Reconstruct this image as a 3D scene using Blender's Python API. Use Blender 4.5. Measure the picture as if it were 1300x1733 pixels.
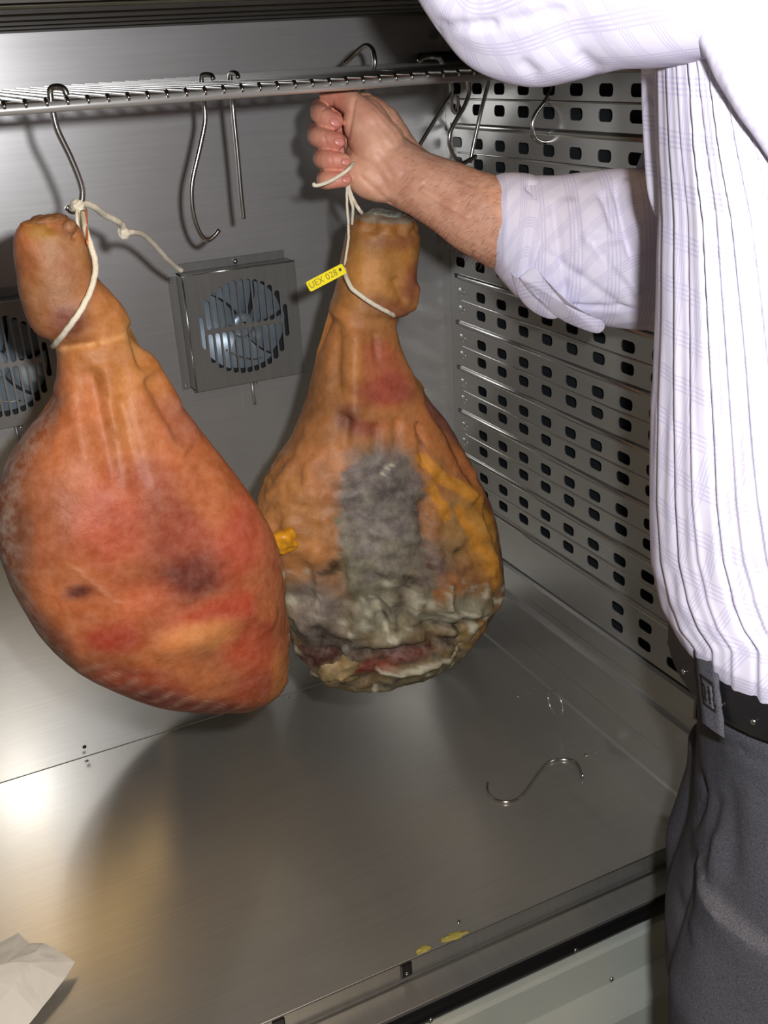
import bpy, bmesh, math, random
import numpy as np
from mathutils import Vector, Matrix, noise
random.seed(7)
for o in list(bpy.data.objects): bpy.data.objects.remove(o)
scene = bpy.context.scene
col = scene.collection

# ------------------------------------------------------------------ camera
# world: origin = inner back right corner of the cabinet floor, X right, Y into the cabinet, Z up (metres)
F_PX, CX, CY = 1777.3, 650.0, 866.5
YAW, PIT, ROL = 0.4341229, 0.41450017, -0.05914212
FW = Vector((math.sin(YAW)*math.cos(PIT), math.cos(YAW)*math.cos(PIT), -math.sin(PIT)))
_r = Vector((math.cos(YAW), -math.sin(YAW), 0)); _u = _r.cross(FW)
RT = _r*math.cos(ROL) + _u*math.sin(ROL)
UP = -_r*math.sin(ROL) + _u*math.cos(ROL)
CAM = Vector((-0.80442, -1.43777, 0.98419))
cam_d = bpy.data.cameras.new('camera'); cam = bpy.data.objects.new('camera', cam_d); col.objects.link(cam)
cam_d.sensor_fit = 'VERTICAL'; cam_d.sensor_height = 24.0; cam_d.sensor_width = 18.0
cam_d.lens = F_PX/1733.0*24.0; cam_d.clip_start = 0.02
cam.matrix_world = Matrix(((RT.x, UP.x, -FW.x, CAM.x), (RT.y, UP.y, -FW.y, CAM.y), (RT.z, UP.z, -FW.z, CAM.z), (0, 0, 0, 1)))
scene.camera = cam

# ------------------------------------------------------------------ world, lights, exposure
world = bpy.data.worlds.new('world'); scene.world = world; world.use_nodes = True
bgn = world.node_tree.nodes['Background']
bgn.inputs[0].default_value = (1.0, 0.86, 0.62, 1); bgn.inputs[1].default_value = 0.07
def lamp(name, kind, loc, energy, color, size=0.05, size_y=None, aim=None):
    d = bpy.data.lights.new(name, kind); d.energy = energy; d.color = color
    if kind == 'AREA':
        d.size = size
        if size_y: d.shape = 'RECTANGLE'; d.size_y = size_y
    else: d.shadow_soft_size = size
    o = bpy.data.objects.new(name, d); col.objects.link(o); o.location = loc
    if aim is not None: o.rotation_euler = (Vector(aim)-Vector(loc)).to_track_quat('-Z', 'Y').to_euler()
    return o
FLASH = CAM + RT*0.052 + UP*0.045 + FW*0.02
lamp('camera_flash', 'POINT', FLASH, 34.0, (1.0, 0.98, 1.0), 0.012)
lamp('ceiling_tube_lamp', 'AREA', (-0.34, -1.80, 1.90), 7.0, (1.0, 0.62, 0.22), 0.02, 0.6)
lamp('ceiling_tube_lamp', 'AREA', (-0.78, -1.80, 1.90), 7.0, (1.0, 0.62, 0.22), 0.02, 0.6)
vs = scene.view_settings
vs.view_transform = 'Standard'; vs.look = 'None'; vs.gamma = 1.0; vs.exposure = 0.0; vs.use_curve_mapping = False

# ------------------------------------------------------------------ pixel helpers (a pixel gives a direction only)
def ray(x, y): return FW + RT*((x-CX)/F_PX) - UP*((y-CY)/F_PX)
def PT(x, y, t): return CAM + ray(x, y)*t
def PA(x, y, ax, val):
    d = ray(x, y); return CAM + d*((val-CAM[ax])/d[ax])
def PX(x, y, v=0.0): return PA(x, y, 0, v)
def PY(x, y, v=0.0): return PA(x, y, 1, v)
def PZ(x, y, v=0.0): return PA(x, y, 2, v)
def proj(P):
    q = Vector(P)-CAM; z = q.dot(FW); return CX+F_PX*q.dot(RT)/z, CY-F_PX*q.dot(UP)/z, z
def s2l(c):
    return tuple(((v/255.0)/12.92 if v/255.0 <= 0.04045 else ((v/255.0+0.055)/1.055)**2.4) for v in c)
def interp(tab, x):
    if x <= tab[0][0]: return tab[0][1]
    for (a, b), (c, d) in zip(tab, tab[1:]):
        if x <= c: return b+(d-b)*(x-a)/(c-a) if c > a else d
    return tab[-1][1]
def sstep(a, b, x):
    if a == b: return 0.0 if x < a else 1.0
    t = min(1, max(0, (x-a)/(b-a))); return t*t*(3-2*t)

# ------------------------------------------------------------------ materials
def nmat(name):
    m = bpy.data.materials.new(name); m.use_nodes = True
    nt = m.node_tree; return m, nt, nt.nodes['Principled BSDF']
def mapped(nt, scale, rot=(0, 0, 0), coord='Object'):
    tc = nt.nodes.new('ShaderNodeTexCoord'); mp = nt.nodes.new('ShaderNodeMapping')
    mp.inputs['Scale'].default_value = scale; mp.inputs['Rotation'].default_value = rot
    nt.links.new(tc.outputs[coord], mp.inputs[0]); return mp.outputs[0]
def noise_n(nt, vec, scale, detail=3, rough=0.55):
    n = nt.nodes.new('ShaderNodeTexNoise'); n.inputs['Scale'].default_value = scale
    n.inputs['Detail'].default_value = detail; n.inputs['Roughness'].default_value = rough
    nt.links.new(vec, n.inputs['Vector']); return n.outputs['Fac']
def ramp(nt, fac, stops):
    r = nt.nodes.new('ShaderNodeValToRGB'); e = r.color_ramp.elements
    while len(e) < len(stops): e.new(0.5)
    for el, (p, c) in zip(e, stops): el.position = p; el.color = (*c, 1) if len(c) == 3 else c
    nt.links.new(fac, r.inputs[0]); return r.outputs[0]
def bump(nt, bs, h, strength, dist=0.001):
    b = nt.nodes.new('ShaderNodeBump'); b.inputs['Strength'].default_value = strength; b.inputs['Distance'].default_value = dist
    nt.links.new(h, b.inputs['Height']); nt.links.new(b.outputs[0], bs.inputs['Normal'])
def steel(name, base, r0, r1, scale, dif=0.25, coat=0.0, sharp=0.12):
    """brushed sheet steel: a fine scratched grain in the roughness, a dull film over the metal"""
    m, nt, bs = nmat(name)
    v = mapped(nt, scale); n = noise_n(nt, v, 1.0, 4)
    v2 = mapped(nt, (3, 3, 3)); n2 = noise_n(nt, v2, 1.6, 4)
    mix = nt.nodes.new('ShaderNodeMath'); mix.operation = 'ADD'; nt.links.new(n, mix.inputs[0]); nt.links.new(n2, mix.inputs[1])
    half = nt.nodes.new('ShaderNodeMath'); half.operation = 'MULTIPLY'; half.inputs[1].default_value = 0.5; nt.links.new(mix.outputs[0], half.inputs[0])
    c = ramp(nt, half.outputs[0], [(0.25, tuple(k*0.88 for k in base)), (0.75, tuple(min(1, k*1.08) for k in base))])
    nt.links.new(c, bs.inputs['Base Color'])
    rr = nt.nodes.new('ShaderNodeMapRange'); rr.inputs['To Min'].default_value = r0; rr.inputs['To Max'].default_value = r1
    nt.links.new(half.outputs[0], rr.inputs['Value']); nt.links.new(rr.outputs[0], bs.inputs['Roughness'])
    bs.inputs['Metallic'].default_value = 1.0-dif
    bump(nt, bs, n, 0.02, 0.0004)
    if coat:      # sharper reflection of the rolled finish under the haze
        b2 = nt.nodes.new('ShaderNodeBsdfPrincipled'); b2.inputs['Metallic'].default_value = 1.0; b2.inputs['Roughness'].default_value = sharp
        nt.links.new(c, b2.inputs['Base Color'])
        ms = nt.nodes.new('ShaderNodeMixShader'); ms.inputs[0].default_value = coat
        nt.links.new(bs.outputs[0], ms.inputs[1]); nt.links.new(b2.outputs[0], ms.inputs[2]); nt.links.new(ms.outputs[0], nt.nodes['Material Output'].inputs[0])
    return m
def plain(name, rgb, rough=0.5, metal=0.0, spec=0.5, nscale=60, var=0.12, bstr=0.0, sss=0):
    m, nt, bs = nmat(name); b = s2l(rgb)
    n = noise_n(nt, mapped(nt, (1, 1, 1)), nscale, 4)
    nt.links.new(ramp(nt, n, [(0.3, tuple(k*(1-var) for k in b)), (0.7, tuple(min(1, k*(1+var)) for k in b))]), bs.inputs['Base Color'])
    bs.inputs['Roughness'].default_value = rough; bs.inputs['Metallic'].default_value = metal
    bs.inputs['Specular IOR Level'].default_value = spec
    if bstr: bump(nt, bs, n, bstr, 0.001)
    if sss: bs.inputs['Subsurface Weight'].default_value = sss; bs.inputs['Subsurface Radius'].default_value = (0.008, 0.003, 0.0015); bs.inputs['Subsurface Scale'].default_value = 0.5
    return m
M = {}
M['wall'] = steel('back_wall_steel', (0.62, 0.625, 0.62), 0.30, 0.40, (6, 6, 260), 0.40, 0.22, 0.19)
M['floor'] = steel('floor_steel', (0.50, 0.485, 0.44), 0.27, 0.37, (6, 220, 6), 0.38, 0.22, 0.12)
M['slat'] = steel('perforated_steel', (0.60, 0.60, 0.575), 0.21, 0.31, (6, 6, 300), 0.34, 0.25, 0.16)
M['rib'] = steel('rib_steel', (0.62, 0.62, 0.60), 0.18, 0.26, (4, 40, 200), 0.05)
M['cover'] = steel('fan_cover_steel', (0.36, 0.36, 0.345), 0.28, 0.40, (200, 6, 6), 0.35)
M['rod'] = steel('polished_rod', (0.66, 0.65, 0.62), 0.14, 0.22, (30, 30, 30), 0.0)
M['rail'] = steel('drawn_rail', (0.66, 0.65, 0.61), 0.28, 0.36, (30, 6, 6), 0.35)
M['dark'] = plain('dark_void', (38, 44, 48), 0.7, 0.2)
M['ceil'] = plain('dark_ribbed_ceiling', (70, 66, 52), 0.45, 0.5)
M['white_paint'] = plain('white_painted_sheet', (172, 178, 170), 0.42, 0, 0.5, 20, 0.03)
M['gasket'] = plain('black_rubber', (16, 16, 20), 0.45)
M['blade'] = plain('fan_blade_plastic', (140, 156, 168), 0.35, 0.35)
M['black'] = plain('black_plastic', (14, 14, 18), 0.35)
M['twine'] = plain('cotton_twine', (218, 213, 194), 0.85, 0, 0.2, 900, 0.18, 0.4)
M['orange'] = plain('orange_cord', (205, 120, 70), 0.7)
M['tag'] = plain('yellow_tag_plastic', (238, 226, 20), 0.4, 0, 0.4, 80, 0.03)
M['ink'] = plain('tag_lettering', (150, 132, 20), 0.6)
M['paper'] = plain('white_paper', (236, 235, 228), 0.9, 0, 0.2, 30, 0.03)
M['grease'] = plain('dried_fat', (170, 158, 80), 0.6, 0, 0.4, 300, 0.2, 0.3)
M['leather'] = plain('black_leather', (22, 22, 25), 0.42, 0, 0.5, 500, 0.2, 0.15)
M['edge_blue'] = plain('belt_edge', (70, 84, 100), 0.5)
M['ground'] = plain('grey_floor', (110, 108, 100), 0.6)
M['nail'] = plain('nail_skin', (214, 140, 128), 0.3, 0, 0.5, 100, 0.03, 0, 0.1)
M['hair'] = plain('dark_hair', (42, 30, 24), 0.5)
M['eye'] = plain('eye', (70, 55, 45), 0.2)
M['shoe'] = plain('shoe_leather', (26, 22, 20), 0.35)
def skin_mat():
    m, nt, bs = nmat('skin')
    v = mapped(nt, (1, 1, 1)); n = noise_n(nt, v, 45, 5); n2 = noise_n(nt, v, 420, 3)
    at = nt.nodes.new('ShaderNodeAttribute'); at.attribute_name = 'tint'
    c = ramp(nt, n, [(0.3, s2l((192, 136, 110))), (0.7, s2l((222, 172, 144)))])
    mx = nt.nodes.new('ShaderNodeMixRGB'); mx.blend_type = 'MIX'; mx.inputs[2].default_value = (*s2l((208, 112, 98)), 1)
    nt.links.new(at.outputs['Fac'], mx.inputs[0]); nt.links.new(c, mx.inputs[1]); nt.links.new(mx.outputs[0], bs.inputs['Base Color'])
    bs.inputs['Roughness'].default_value = 0.5; bs.inputs['Subsurface Weight'].default_value = 0.12
    bs.inputs['Subsurface Radius'].default_value = (0.008, 0.003, 0.0015); bs.inputs['Subsurface Scale'].default_value = 0.4
    bump(nt, bs, n2, 0.25, 0.0008); return m
M['skin'] = skin_mat()
def shirt_mat():
    """white cotton with a fine lavender check woven in"""
    m, nt, bs = nmat('shirt_cotton')
    tc = nt.nodes.new('ShaderNodeTexCoord')
    def bands(rot, scale):
        mp = nt.nodes.new('ShaderNodeMapping'); mp.inputs['Rotation'].default_value = rot
        nt.links.new(tc.outputs['UV'], mp.inputs[0])
        w = nt.nodes.new('ShaderNodeTexWave'); w.wave_type = 'BANDS'; w.bands_direction = 'X'; w.inputs['Scale'].default_value = scale
        nt.links.new(mp.outputs[0], w.inputs[0]); return w.outputs['Fac']
    def mul(a, b):
        k = nt.nodes.new('ShaderNodeMath'); k.operation = 'MULTIPLY'; nt.links.new(a, k.inputs[0])
        if isinstance(b, float): k.inputs[1].default_value = b
        else: nt.links.new(b, k.inputs[1])
        return k.outputs[0]
    def gate(f, lo):
        k = nt.nodes.new('ShaderNodeMath'); k.operation = 'GREATER_THAN'; k.inputs[1].default_value = lo; nt.links.new(f, k.inputs[0]); return k.outputs[0]
    h = math.pi/2
    a = mul(bands((0, 0, 0), 110.0), gate(bands((0, 0, 0), 11.0), 0.72))
    b = mul(bands((0, 0, h), 110.0), gate(bands((0, 0, h), 11.0), 0.72))
    ad = nt.nodes.new('ShaderNodeMath'); ad.operation = 'MAXIMUM'; nt.links.new(a, ad.inputs[0]); nt.links.new(b, ad.inputs[1])
    c = ramp(nt, ad.outputs[0], [(0.2, s2l((222, 219, 236))), (0.9, s2l((204, 201, 224)))])
    nt.links.new(c, bs.inputs['Base Color'])
    bs.inputs['Roughness'].default_value = 0.85; bs.inputs['Specular IOR Level'].default_value = 0.15
    n = noise_n(nt, mapped(nt, (1, 1, 1)), 30, 3); bump(nt, bs, n, 0.15, 0.004)
    return m
M['shirt'] = shirt_mat()
def wool_mat():
    m, nt, bs = nmat('grey_wool')
    n = noise_n(nt, mapped(nt, (1, 1, 1)), 900, 3); n2 = noise_n(nt, mapped(nt, (1, 1, 0.3)), 30, 3)
    nt.links.new(ramp(nt, n, [(0.3, s2l((58, 59, 65))), (0.7, s2l((94, 95, 101)))]), bs.inputs['Base Color'])
    bs.inputs['Roughness'].default_value = 0.9; bs.inputs['Specular IOR Level'].default_value = 0.1
    bump(nt, bs, n2, 0.3, 0.004); return m
M['wool'] = wool_mat()
def ham_mat(name, rough):
    m, nt, bs = nmat(name)
    at = nt.nodes.new('ShaderNodeAttribute'); at.attribute_name = 'Col'
    al = nt.nodes.new('ShaderNodeAttribute'); al.attribute_name = 'mold'
    v = mapped(nt, (1, 1, 1)); n = noise_n(nt, v, 90, 6, 0.65); n2 = noise_n(nt, v, 420, 4, 0.7); n3 = noise_n(nt, v, 26, 5, 0.6)
    var = ramp(nt, n, [(0.25, (0.74, 0.70, 0.68)), (0.75, (1.14, 1.13, 1.12))])
    mx = nt.nodes.new('ShaderNodeMixRGB'); mx.blend_type = 'MULTIPLY'; mx.inputs[0].default_value = 1.0
    nt.links.new(at.outputs['Color'], mx.inputs[1]); nt.links.new(var, mx.inputs[2])
    # dusty bloom where the mould attribute is high
    th = nt.nodes.new('ShaderNodeMath'); th.operation = 'MULTIPLY'; nt.links.new(al.outputs['Fac'], th.inputs[0])
    nt.links.new(ramp(nt, n, [(0.40, (0, 0, 0)), (0.66, (1, 1, 1))]), th.inputs[1])
    m2 = nt.nodes.new('ShaderNodeMixRGB'); m2.inputs[2].default_value = (*s2l((166, 160, 152)), 1)
    hs = nt.nodes.new('ShaderNodeHueSaturation'); hs.inputs['Saturation'].default_value = 0.97; nt.links.new(mx.outputs[0], hs.inputs['Color'])
    nt.links.new(th.outputs[0], m2.inputs[0]); nt.links.new(hs.outputs[0], m2.inputs[1]); nt.links.new(m2.outputs[0], bs.inputs['Base Color'])
    rr = nt.nodes.new('ShaderNodeMapRange'); rr.inputs['To Min'].default_value = rough-0.12; rr.inputs['To Max'].default_value = rough+0.15
    nt.links.new(n3, rr.inputs['Value']); nt.links.new(rr.outputs[0], bs.inputs['Roughness'])
    bs.inputs['Subsurface Weight'].default_value = 0.02; bs.inputs['Subsurface Radius'].default_value = (0.006, 0.003, 0.001); bs.inputs['Subsurface Scale'].default_value = 0.4
    bs.inputs['Specular IOR Level'].default_value = 0.3
    bump(nt, bs, n, 0.5, 0.002); return m
M['ham'] = ham_mat('cured_rind', 0.46)
M['ham_cut'] = ham_mat('cured_cut_face', 0.5)
M['bone'] = plain('cut_bone', (168, 150, 112), 0.6, 0, 0.4, 160, 0.35, 0.5)
M['rind_bone'] = plain('rind_end', (132, 92, 60), 0.55, 0, 0.4, 160, 0.4, 0.5)
M['knob'] = plain('exposed_bone', (142, 122, 84), 0.6, 0, 0.4, 70, 0.45, 0.6)
M['fat'] = plain('yellow_fat', (214, 150, 30), 0.42, 0, 0.5, 160, 0.2, 0.3)

# ------------------------------------------------------------------ object helpers
def link(name, me, m=None, parent=None, smooth=False):
    me.name = name
    o = bpy.data.objects.new(name, me); col.objects.link(o)
    if m is not None and not me.materials: me.materials.append(M[m] if isinstance(m, str) else m)
    if smooth: me.polygons.foreach_set('use_smooth', [True]*len(me.polygons))
    if parent is not None: o.parent = parent
    return o
def mesh_of(verts, faces):
    me = bpy.data.meshes.new('m'); me.from_pydata([tuple(v) for v in verts], [], faces); me.update(); return me
def empty(name, loc=(0, 0, 0)):
    o = bpy.data.objects.new(name, None); col.objects.link(o); o.location = loc; o.empty_display_size = 0.05; return o
def tag(o, label, cat=None, group=None, kind=None):
    if label: o['label'] = label
    if cat: o['category'] = cat
    if group: o['group'] = group
    if kind: o['kind'] = kind
    return o
def struct(o, label=None): o['kind'] = 'structure'; 
def keep(o, parent):      # parent an object built in world space under a parent with an offset
    o.parent = parent; o.matrix_parent_inverse = Matrix.Translation(-Vector(parent.location)); return o
def box(x0, x1, y0, y1, z0, z1, bev=0.0, seg=2):
    bm = bmesh.new(); bmesh.ops.create_cube(bm, size=1.0)
    for v in bm.verts: v.co = Vector(((x0+x1)/2+v.co.x*(x1-x0), (y0+y1)/2+v.co.y*(y1-y0), (z0+z1)/2+v.co.z*(z1-z0)))
    if bev: bmesh.ops.bevel(bm, geom=bm.edges[:], offset=bev, segments=seg, affect='EDGES', profile=0.5)
    me = bpy.data.meshes.new('m'); bm.to_mesh(me); bm.free(); return me
def catmull(pts, n):
    """resample a polyline of Vectors (or tuples) smoothly to n+1 points"""
    P = [Vector(p) for p in pts]; P = [P[0]*2-P[1]]+P+[P[-1]*2-P[-2]]
    out = []; segs = len(P)-3
    for k in range(n+1):
        s = k/n*segs; i = min(int(s), segs-1); t = s-i
        a, b, c, d = P[i], P[i+1], P[i+2], P[i+3]
        out.append(0.5*((2*b)+(c-a)*t+(2*a-5*b+4*c-d)*t*t+(3*b-a-3*c+d)*t**3))
    return out
def tube_data(pts, radii, seg=10, flat=1.0):
    n = len(pts); verts, faces = [], []
    rad = radii if isinstance(radii, (list, tuple)) else [radii]*n
    tang = [(pts[min(i+1, n-1)]-pts[max(i-1, 0)]).normalized() for i in range(n)]
    ref = Vector((0, 0, 1)) if abs(tang[0].z) < 0.9 else Vector((1, 0, 0))
    nrm = (ref-tang[0]*ref.dot(tang[0])).normalized()
    for i in range(n):
        nrm = (nrm-tang[i]*nrm.dot(tang[i])).normalized(); bn = tang[i].cross(nrm)
        for k in range(seg):
            a = 2*math.pi*k/seg; verts.append(pts[i]+(nrm*math.cos(a)+bn*math.sin(a)*flat)*rad[i])
    for i in range(n-1):
        for k in range(seg):
            k2 = (k+1) % seg; faces.append((i*seg+k, i*seg+k2, (i+1)*seg+k2, (i+1)*seg+k))
    faces.append(tuple(range(seg-1, -1, -1))); faces.append(tuple((n-1)*seg+k for k in range(seg)))
    return verts, faces
def tube(pts, radii, seg=10, n=None, flat=1.0):
    if n:
        if isinstance(radii, (list, tuple)):
            rr = catmull([Vector((r, 0, 0)) for r in radii], n); radii = [max(1e-5, v.x) for v in rr]
        pts = catmull(pts, n)
    else: pts = [Vector(p) for p in pts]
    return mesh_of(*tube_data(pts, radii, seg, flat))
def loft(rings, cap=True):
    n, seg = len(rings), len(rings[0]); verts = [v for r in rings for v in r]; faces = []
    for i in range(n-1):
        for k in range(seg):
            k2 = (k+1) % seg; faces.append((i*seg+k, i*seg+k2, (i+1)*seg+k2, (i+1)*seg+k))
    if cap:
        for base, flip in ((0, True), ((n-1)*seg, False)):
            c = sum((Vector(verts[base+k]) for k in range(seg)), Vector())/seg; verts.append(c); ci = len(verts)-1
            for k in range(seg):
                a, b = base+k, base+(k+1) % seg; faces.append((ci, b, a) if flip else (ci, a, b))
    return verts, faces
def ball(center, axes, rad, u=24, v=14):
    """ellipsoid with given orthonormal axes"""
    verts, faces = [], []
    c = Vector(center)
    for i in range(1, v):
        th = math.pi*i/v
        for k in range(u):
            ph = 2*math.pi*k/u
            verts.append(c+axes[0]*rad[0]*math.sin(th)*math.cos(ph)+axes[1]*rad[1]*math.sin(th)*math.sin(ph)+axes[2]*rad[2]*math.cos(th))
    for i in range(v-2):
        for k in range(u): k2 = (k+1) % u; faces.append((i*u+k, i*u+k2, (i+1)*u+k2, (i+1)*u+k))
    verts += [c+axes[2]*rad[2], c-axes[2]*rad[2]]; t, b = len(verts)-2, len(verts)-1
    for k in range(u): faces.append((t, (k+1) % u, k)); faces.append((b, (v-2)*u+k, (v-2)*u+(k+1) % u))
    return verts, faces
def joined(datas):
    V, F = [], []
    for v, f in datas:
        o = len(V); V += [tuple(p) for p in v]; F += [tuple(i+o for i in q) for q in f]
    return V, F
def evaluated(o):
    dg = bpy.context.evaluated_depsgraph_get(); dg.update()
    return bpy.data.meshes.new_from_object(o.evaluated_get(dg))
def remeshed(data, voxel, smooth=4, factor=0.5):
    me = mesh_of(*data); bm = bmesh.new(); bm.from_mesh(me); bmesh.ops.recalc_face_normals(bm, faces=bm.faces[:]); bm.to_mesh(me); bm.free()
    o = bpy.data.objects.new('tmp', me); col.objects.link(o)
    r = o.modifiers.new('r', 'REMESH'); r.mode = 'VOXEL'; r.voxel_size = voxel
    if smooth: s = o.modifiers.new('s', 'SMOOTH'); s.iterations = smooth; s.factor = factor
    out = evaluated(o); bpy.data.objects.remove(o); bpy.data.meshes.remove(me); return out
def sheet(outer, holes, th):
    """flat plate in local XY with cut holes, thickness along local Z"""
    cu = bpy.data.curves.new('c', 'CURVE'); cu.dimensions = '2D'; cu.fill_mode = 'BOTH'; cu.extrude = th/2
    for loop in [outer]+holes:
        sp = cu.splines.new('POLY'); sp.points.add(len(loop)-1); sp.use_cyclic_u = True
        for p, (x, y) in zip(sp.points, loop): p.co = (x, y, 0, 1)
    o = bpy.data.objects.new('tmp', cu); col.objects.link(o)
    me = evaluated(o); bpy.data.objects.remove(o); bpy.data.curves.remove(cu); return me
def rrect(cx, cy, w, h, r, n=4):
    out = []
    for sx, sy, a0 in ((1, 1, 0), (-1, 1, 90), (-1, -1, 180), (1, -1, 270)):
        for k in range(n+1):
            a = math.radians(a0+90*k/n); out.append((cx+sx*(w/2-r)+r*math.cos(a), cy+sy*(h/2-r)+r*math.sin(a)))
    return out
def basis(me, ex, ey, ez, org):
    me.transform(Matrix(((ex[0], ey[0], ez[0], org[0]), (ex[1], ey[1], ez[1], org[1]), (ex[2], ey[2], ez[2], org[2]), (0, 0, 0, 1)))); me.update(); return me
def screw(name, p, nrm, r, parent, m='rod', h=None):
    n = Vector(nrm); a = n.orthogonal().normalized(); b = n.cross(a)
    v, f = ball(p, (a, b, n), (r, r, h or r*0.55), 10, 6)
    return link(name, mesh_of(v, f), m, parent, True)

# ------------------------------------------------------------------ the cabinet
XL, YF, ZC, GZ = -1.32, -0.600, 1.027, -0.45
w = link('wall_back', box(XL, 0.04, 0.0, 0.012, -0.0, ZC+0.1), 'wall'); struct(w); wall_back = w
fl = link('floor', box(XL, 0.0, YF, -0.0015, -0.0015, 0.0), 'floor'); struct(fl); floor = fl
# seam groove between floor plate and back wall is the 1.5 mm gap; dark plate below
link('underplate', box(XL, 0.0, YF+0.002, 0.0, -0.006, -0.004), 'black', floor)
wl = link('wall_left', box(XL-0.012, XL, YF, 0.012, -0.03, ZC+0.1), 'wall'); struct(wl)
for p in ((876, 1178), (992, 1278), (1130, 1398), (776, 1560), (482, 1174), (143, 1278)):
    q = PZ(*p); q.y = min(q.y, -0.012); screw('screw', q, (0, 0, 1), 0.0032, floor)
q = PY(143, 1264); screw('screw', (q.x, 0, max(q.z, 0.012)), (0, -1, 0), 0.0032, wall_back, 'black')

# right wall: backing, corner strip, ten perforated slats with pressed ribs, stepped skirting
wr = link('wall_right', box(0.024, 0.034, YF, 0.0, 0.0, ZC+0.1), 'dark'); struct(wr)
link('corner_strip', box(0.0, 0.003, -0.0125, -0.0005, 0.29, ZC), 'slat', wr)
PITCH, Z0, CP = 0.0727, 0.3319, 0.0579
cols_y = [-0.032-CP*i for i in range(10)]
for k in range(-1, 10):
    zc = Z0+PITCH*k
    hh = PITCH/2-0.0035
    if zc+hh > ZC: break
    holes = []
    for i, y in enumerate(cols_y):
        if y < YF+0.02: continue
        if k == -1 and i < 7: continue
        if i == 0 and k < 5: continue           # first column is only embossed low down
        for dz in (-0.0138, 0.0138): holes.append(rrect(y, dz, 0.0265, 0.0145, 0.0055))
    me = sheet([(YF, -hh), (-0.0125, -hh), (-0.0125, hh), (YF, hh)], holes, 0.0014)
    basis(me, (0, 1, 0), (0, 0, 1), (1, 0, 0), (0.0007, 0, zc))
    s = link('slat', me, 'slat', wr)
    if k >= 0:
        for dz in ((-0.0138, 0.0138) if k < 5 else ()):
            v, f = ball((0.0, cols_y[0], zc+dz), (Vector((0, 1, 0)), Vector((0, 0, 1)), Vector((-1, 0, 0))), (0.010, 0.0065, 0.0022), 16, 8)
            link('embossed_dimple', mesh_of(v, f), 'slat', s, True)
        link('crease', tube([(0.0004, -0.030, zc), (0.0004, -0.034, zc), (0.0004, YF, zc)], [0.0004, 0.0016, 0.0016], 8), 'rib', s, True)
    # pressed rib between two slats (rounded end towards the corner)
    zr = zc+PITCH/2
    if zr < ZC-0.005:
        me = tube([(0.0005, -0.0245, zr), (0.0005, -0.026, zr), (0.0005, -0.029, zr), (0.0005, YF, zr)], [0.0012, 0.0034, 0.0046, 0.0046], 14)
        link('pressed_rib', me, 'rib', wr, True)
prof = [(0.0, 0.2225), (-0.005, 0.220), (-0.005, 0.192), (0.003, 0.188), (0.003, 0.168), (-0.004, 0.164), (-0.004, 0.108), (0.002, 0.104), (0.002, 0.056), (0.0, 0.052), (0.0, 0.0)]
rings = [[(x, YF, z), (x, -0.0005, z), (x+0.004, -0.0005, z), (x+0.004, YF, z)] for x, z in prof]
link('skirting', mesh_of(*loft(rings)), 'slat', wr)
link('corner_strip', box(0.0, 0.003, -0.0125, -0.0005, 0.2225, 0.29), 'slat', wr)
em = PX(940, 1190)
a_ = []
for k in range(25):
    a = 2*math.pi*k/24; a_.append((-0.0002, em.y+0.020*math.cos(a), em.z+0.020*math.sin(a)))
link('pressed_ring', tube(a_, 0.0010, 6), 'slat', wr, True)
# ribbed dark ceiling
cl = link('ceiling', box(XL, 0.03, YF, 0.0, ZC+0.006, ZC+0.02), 'ceil'); struct(cl)
for k in range(5):
    y = -0.004-k*0.118
    link('ceiling_rib', box(XL, 0.0, y-0.075, y, ZC-0.0015, ZC+0.0065, 0.002, 2), 'ceil', cl)
hd = link('trim_1', box(XL, 0.03, YF-0.05, YF, ZC, ZC+0.2, 0.004), 'white_paint'); struct(hd)
# cabinet sill
sill = link('trim_2', box(XL, 0.0, YF-0.0015, YF, -0.028, 0.0012, 0.0006, 1), 'cover'); struct(sill)
link('sill_nosing', tube([(XL, YF-0.0008, -0.0004), (0.0, YF-0.0008, -0.0004)], 0.0013, 8), 'rib', sill, True)
link('sill_ledge', box(XL, 0.0, YF-0.040, YF, -0.0300, -0.028), 'cover', sill)
link('sill_bead', tube([(XL, YF-0.0055, -0.0275), (-0.02, YF-0.0055, -0.0275)], 0.0022, 8), 'rib', sill, True)
link('sill_edge', box(XL, 0.0, YF-0.0425, YF-0.040, -0.040, -0.0265, 0.0006, 1), 'cover', sill)
link('gasket', tube([(XL, YF-0.049, -0.037), (0.02, YF-0.049, -0.037)], 0.0085, 12), 'gasket', sill, True)
for p in ((688, 1646), (472, 1735)):
    q = PY(*p, YF-0.002); L = link('latch_socket', box(q.x-0.0075, q.x+0.0075, YF-0.0035, YF-0.001, -0.0225, -0.0015, 0.0015), 'black', sill)
    screw('latch_screw', (q.x, YF-0.0035, -0.017), (0, -1, 0), 0.0024, L)
for pts in ([(745, 1590), (765, 1578), (795, 1576), (790, 1582), (770, 1592), (748, 1596)], [(704, 1610), (715, 1600), (732, 1602), (722, 1612), (706, 1617)]):
    P0 = [PZ(*p) for p in pts]; c = sum(P0, Vector())/len(P0)
    P0 = catmull(P0+[P0[0]], 24)[:-1]
    rings = [[c+(p-c)*s*(1+0.15*noise.noise(p*300))+Vector((0, 0, h*(0.7+0.6*noise.noise(p*200)))) for p in P0] for s, h in ((1, 0.0001), (0.85, 0.002), (0.5, 0.003), (0.15, 0.0034))]
    tag(link('fat_residue', mesh_of(*loft(rings)), 'grease', None, True), ('larger yellow smear of dried fat just below the floor screw by the sill' if pts[0][0] == 745 else 'smaller yellow smear of dried fat just above the black latch'), 'residue', 'fat smears on the sill')
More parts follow.
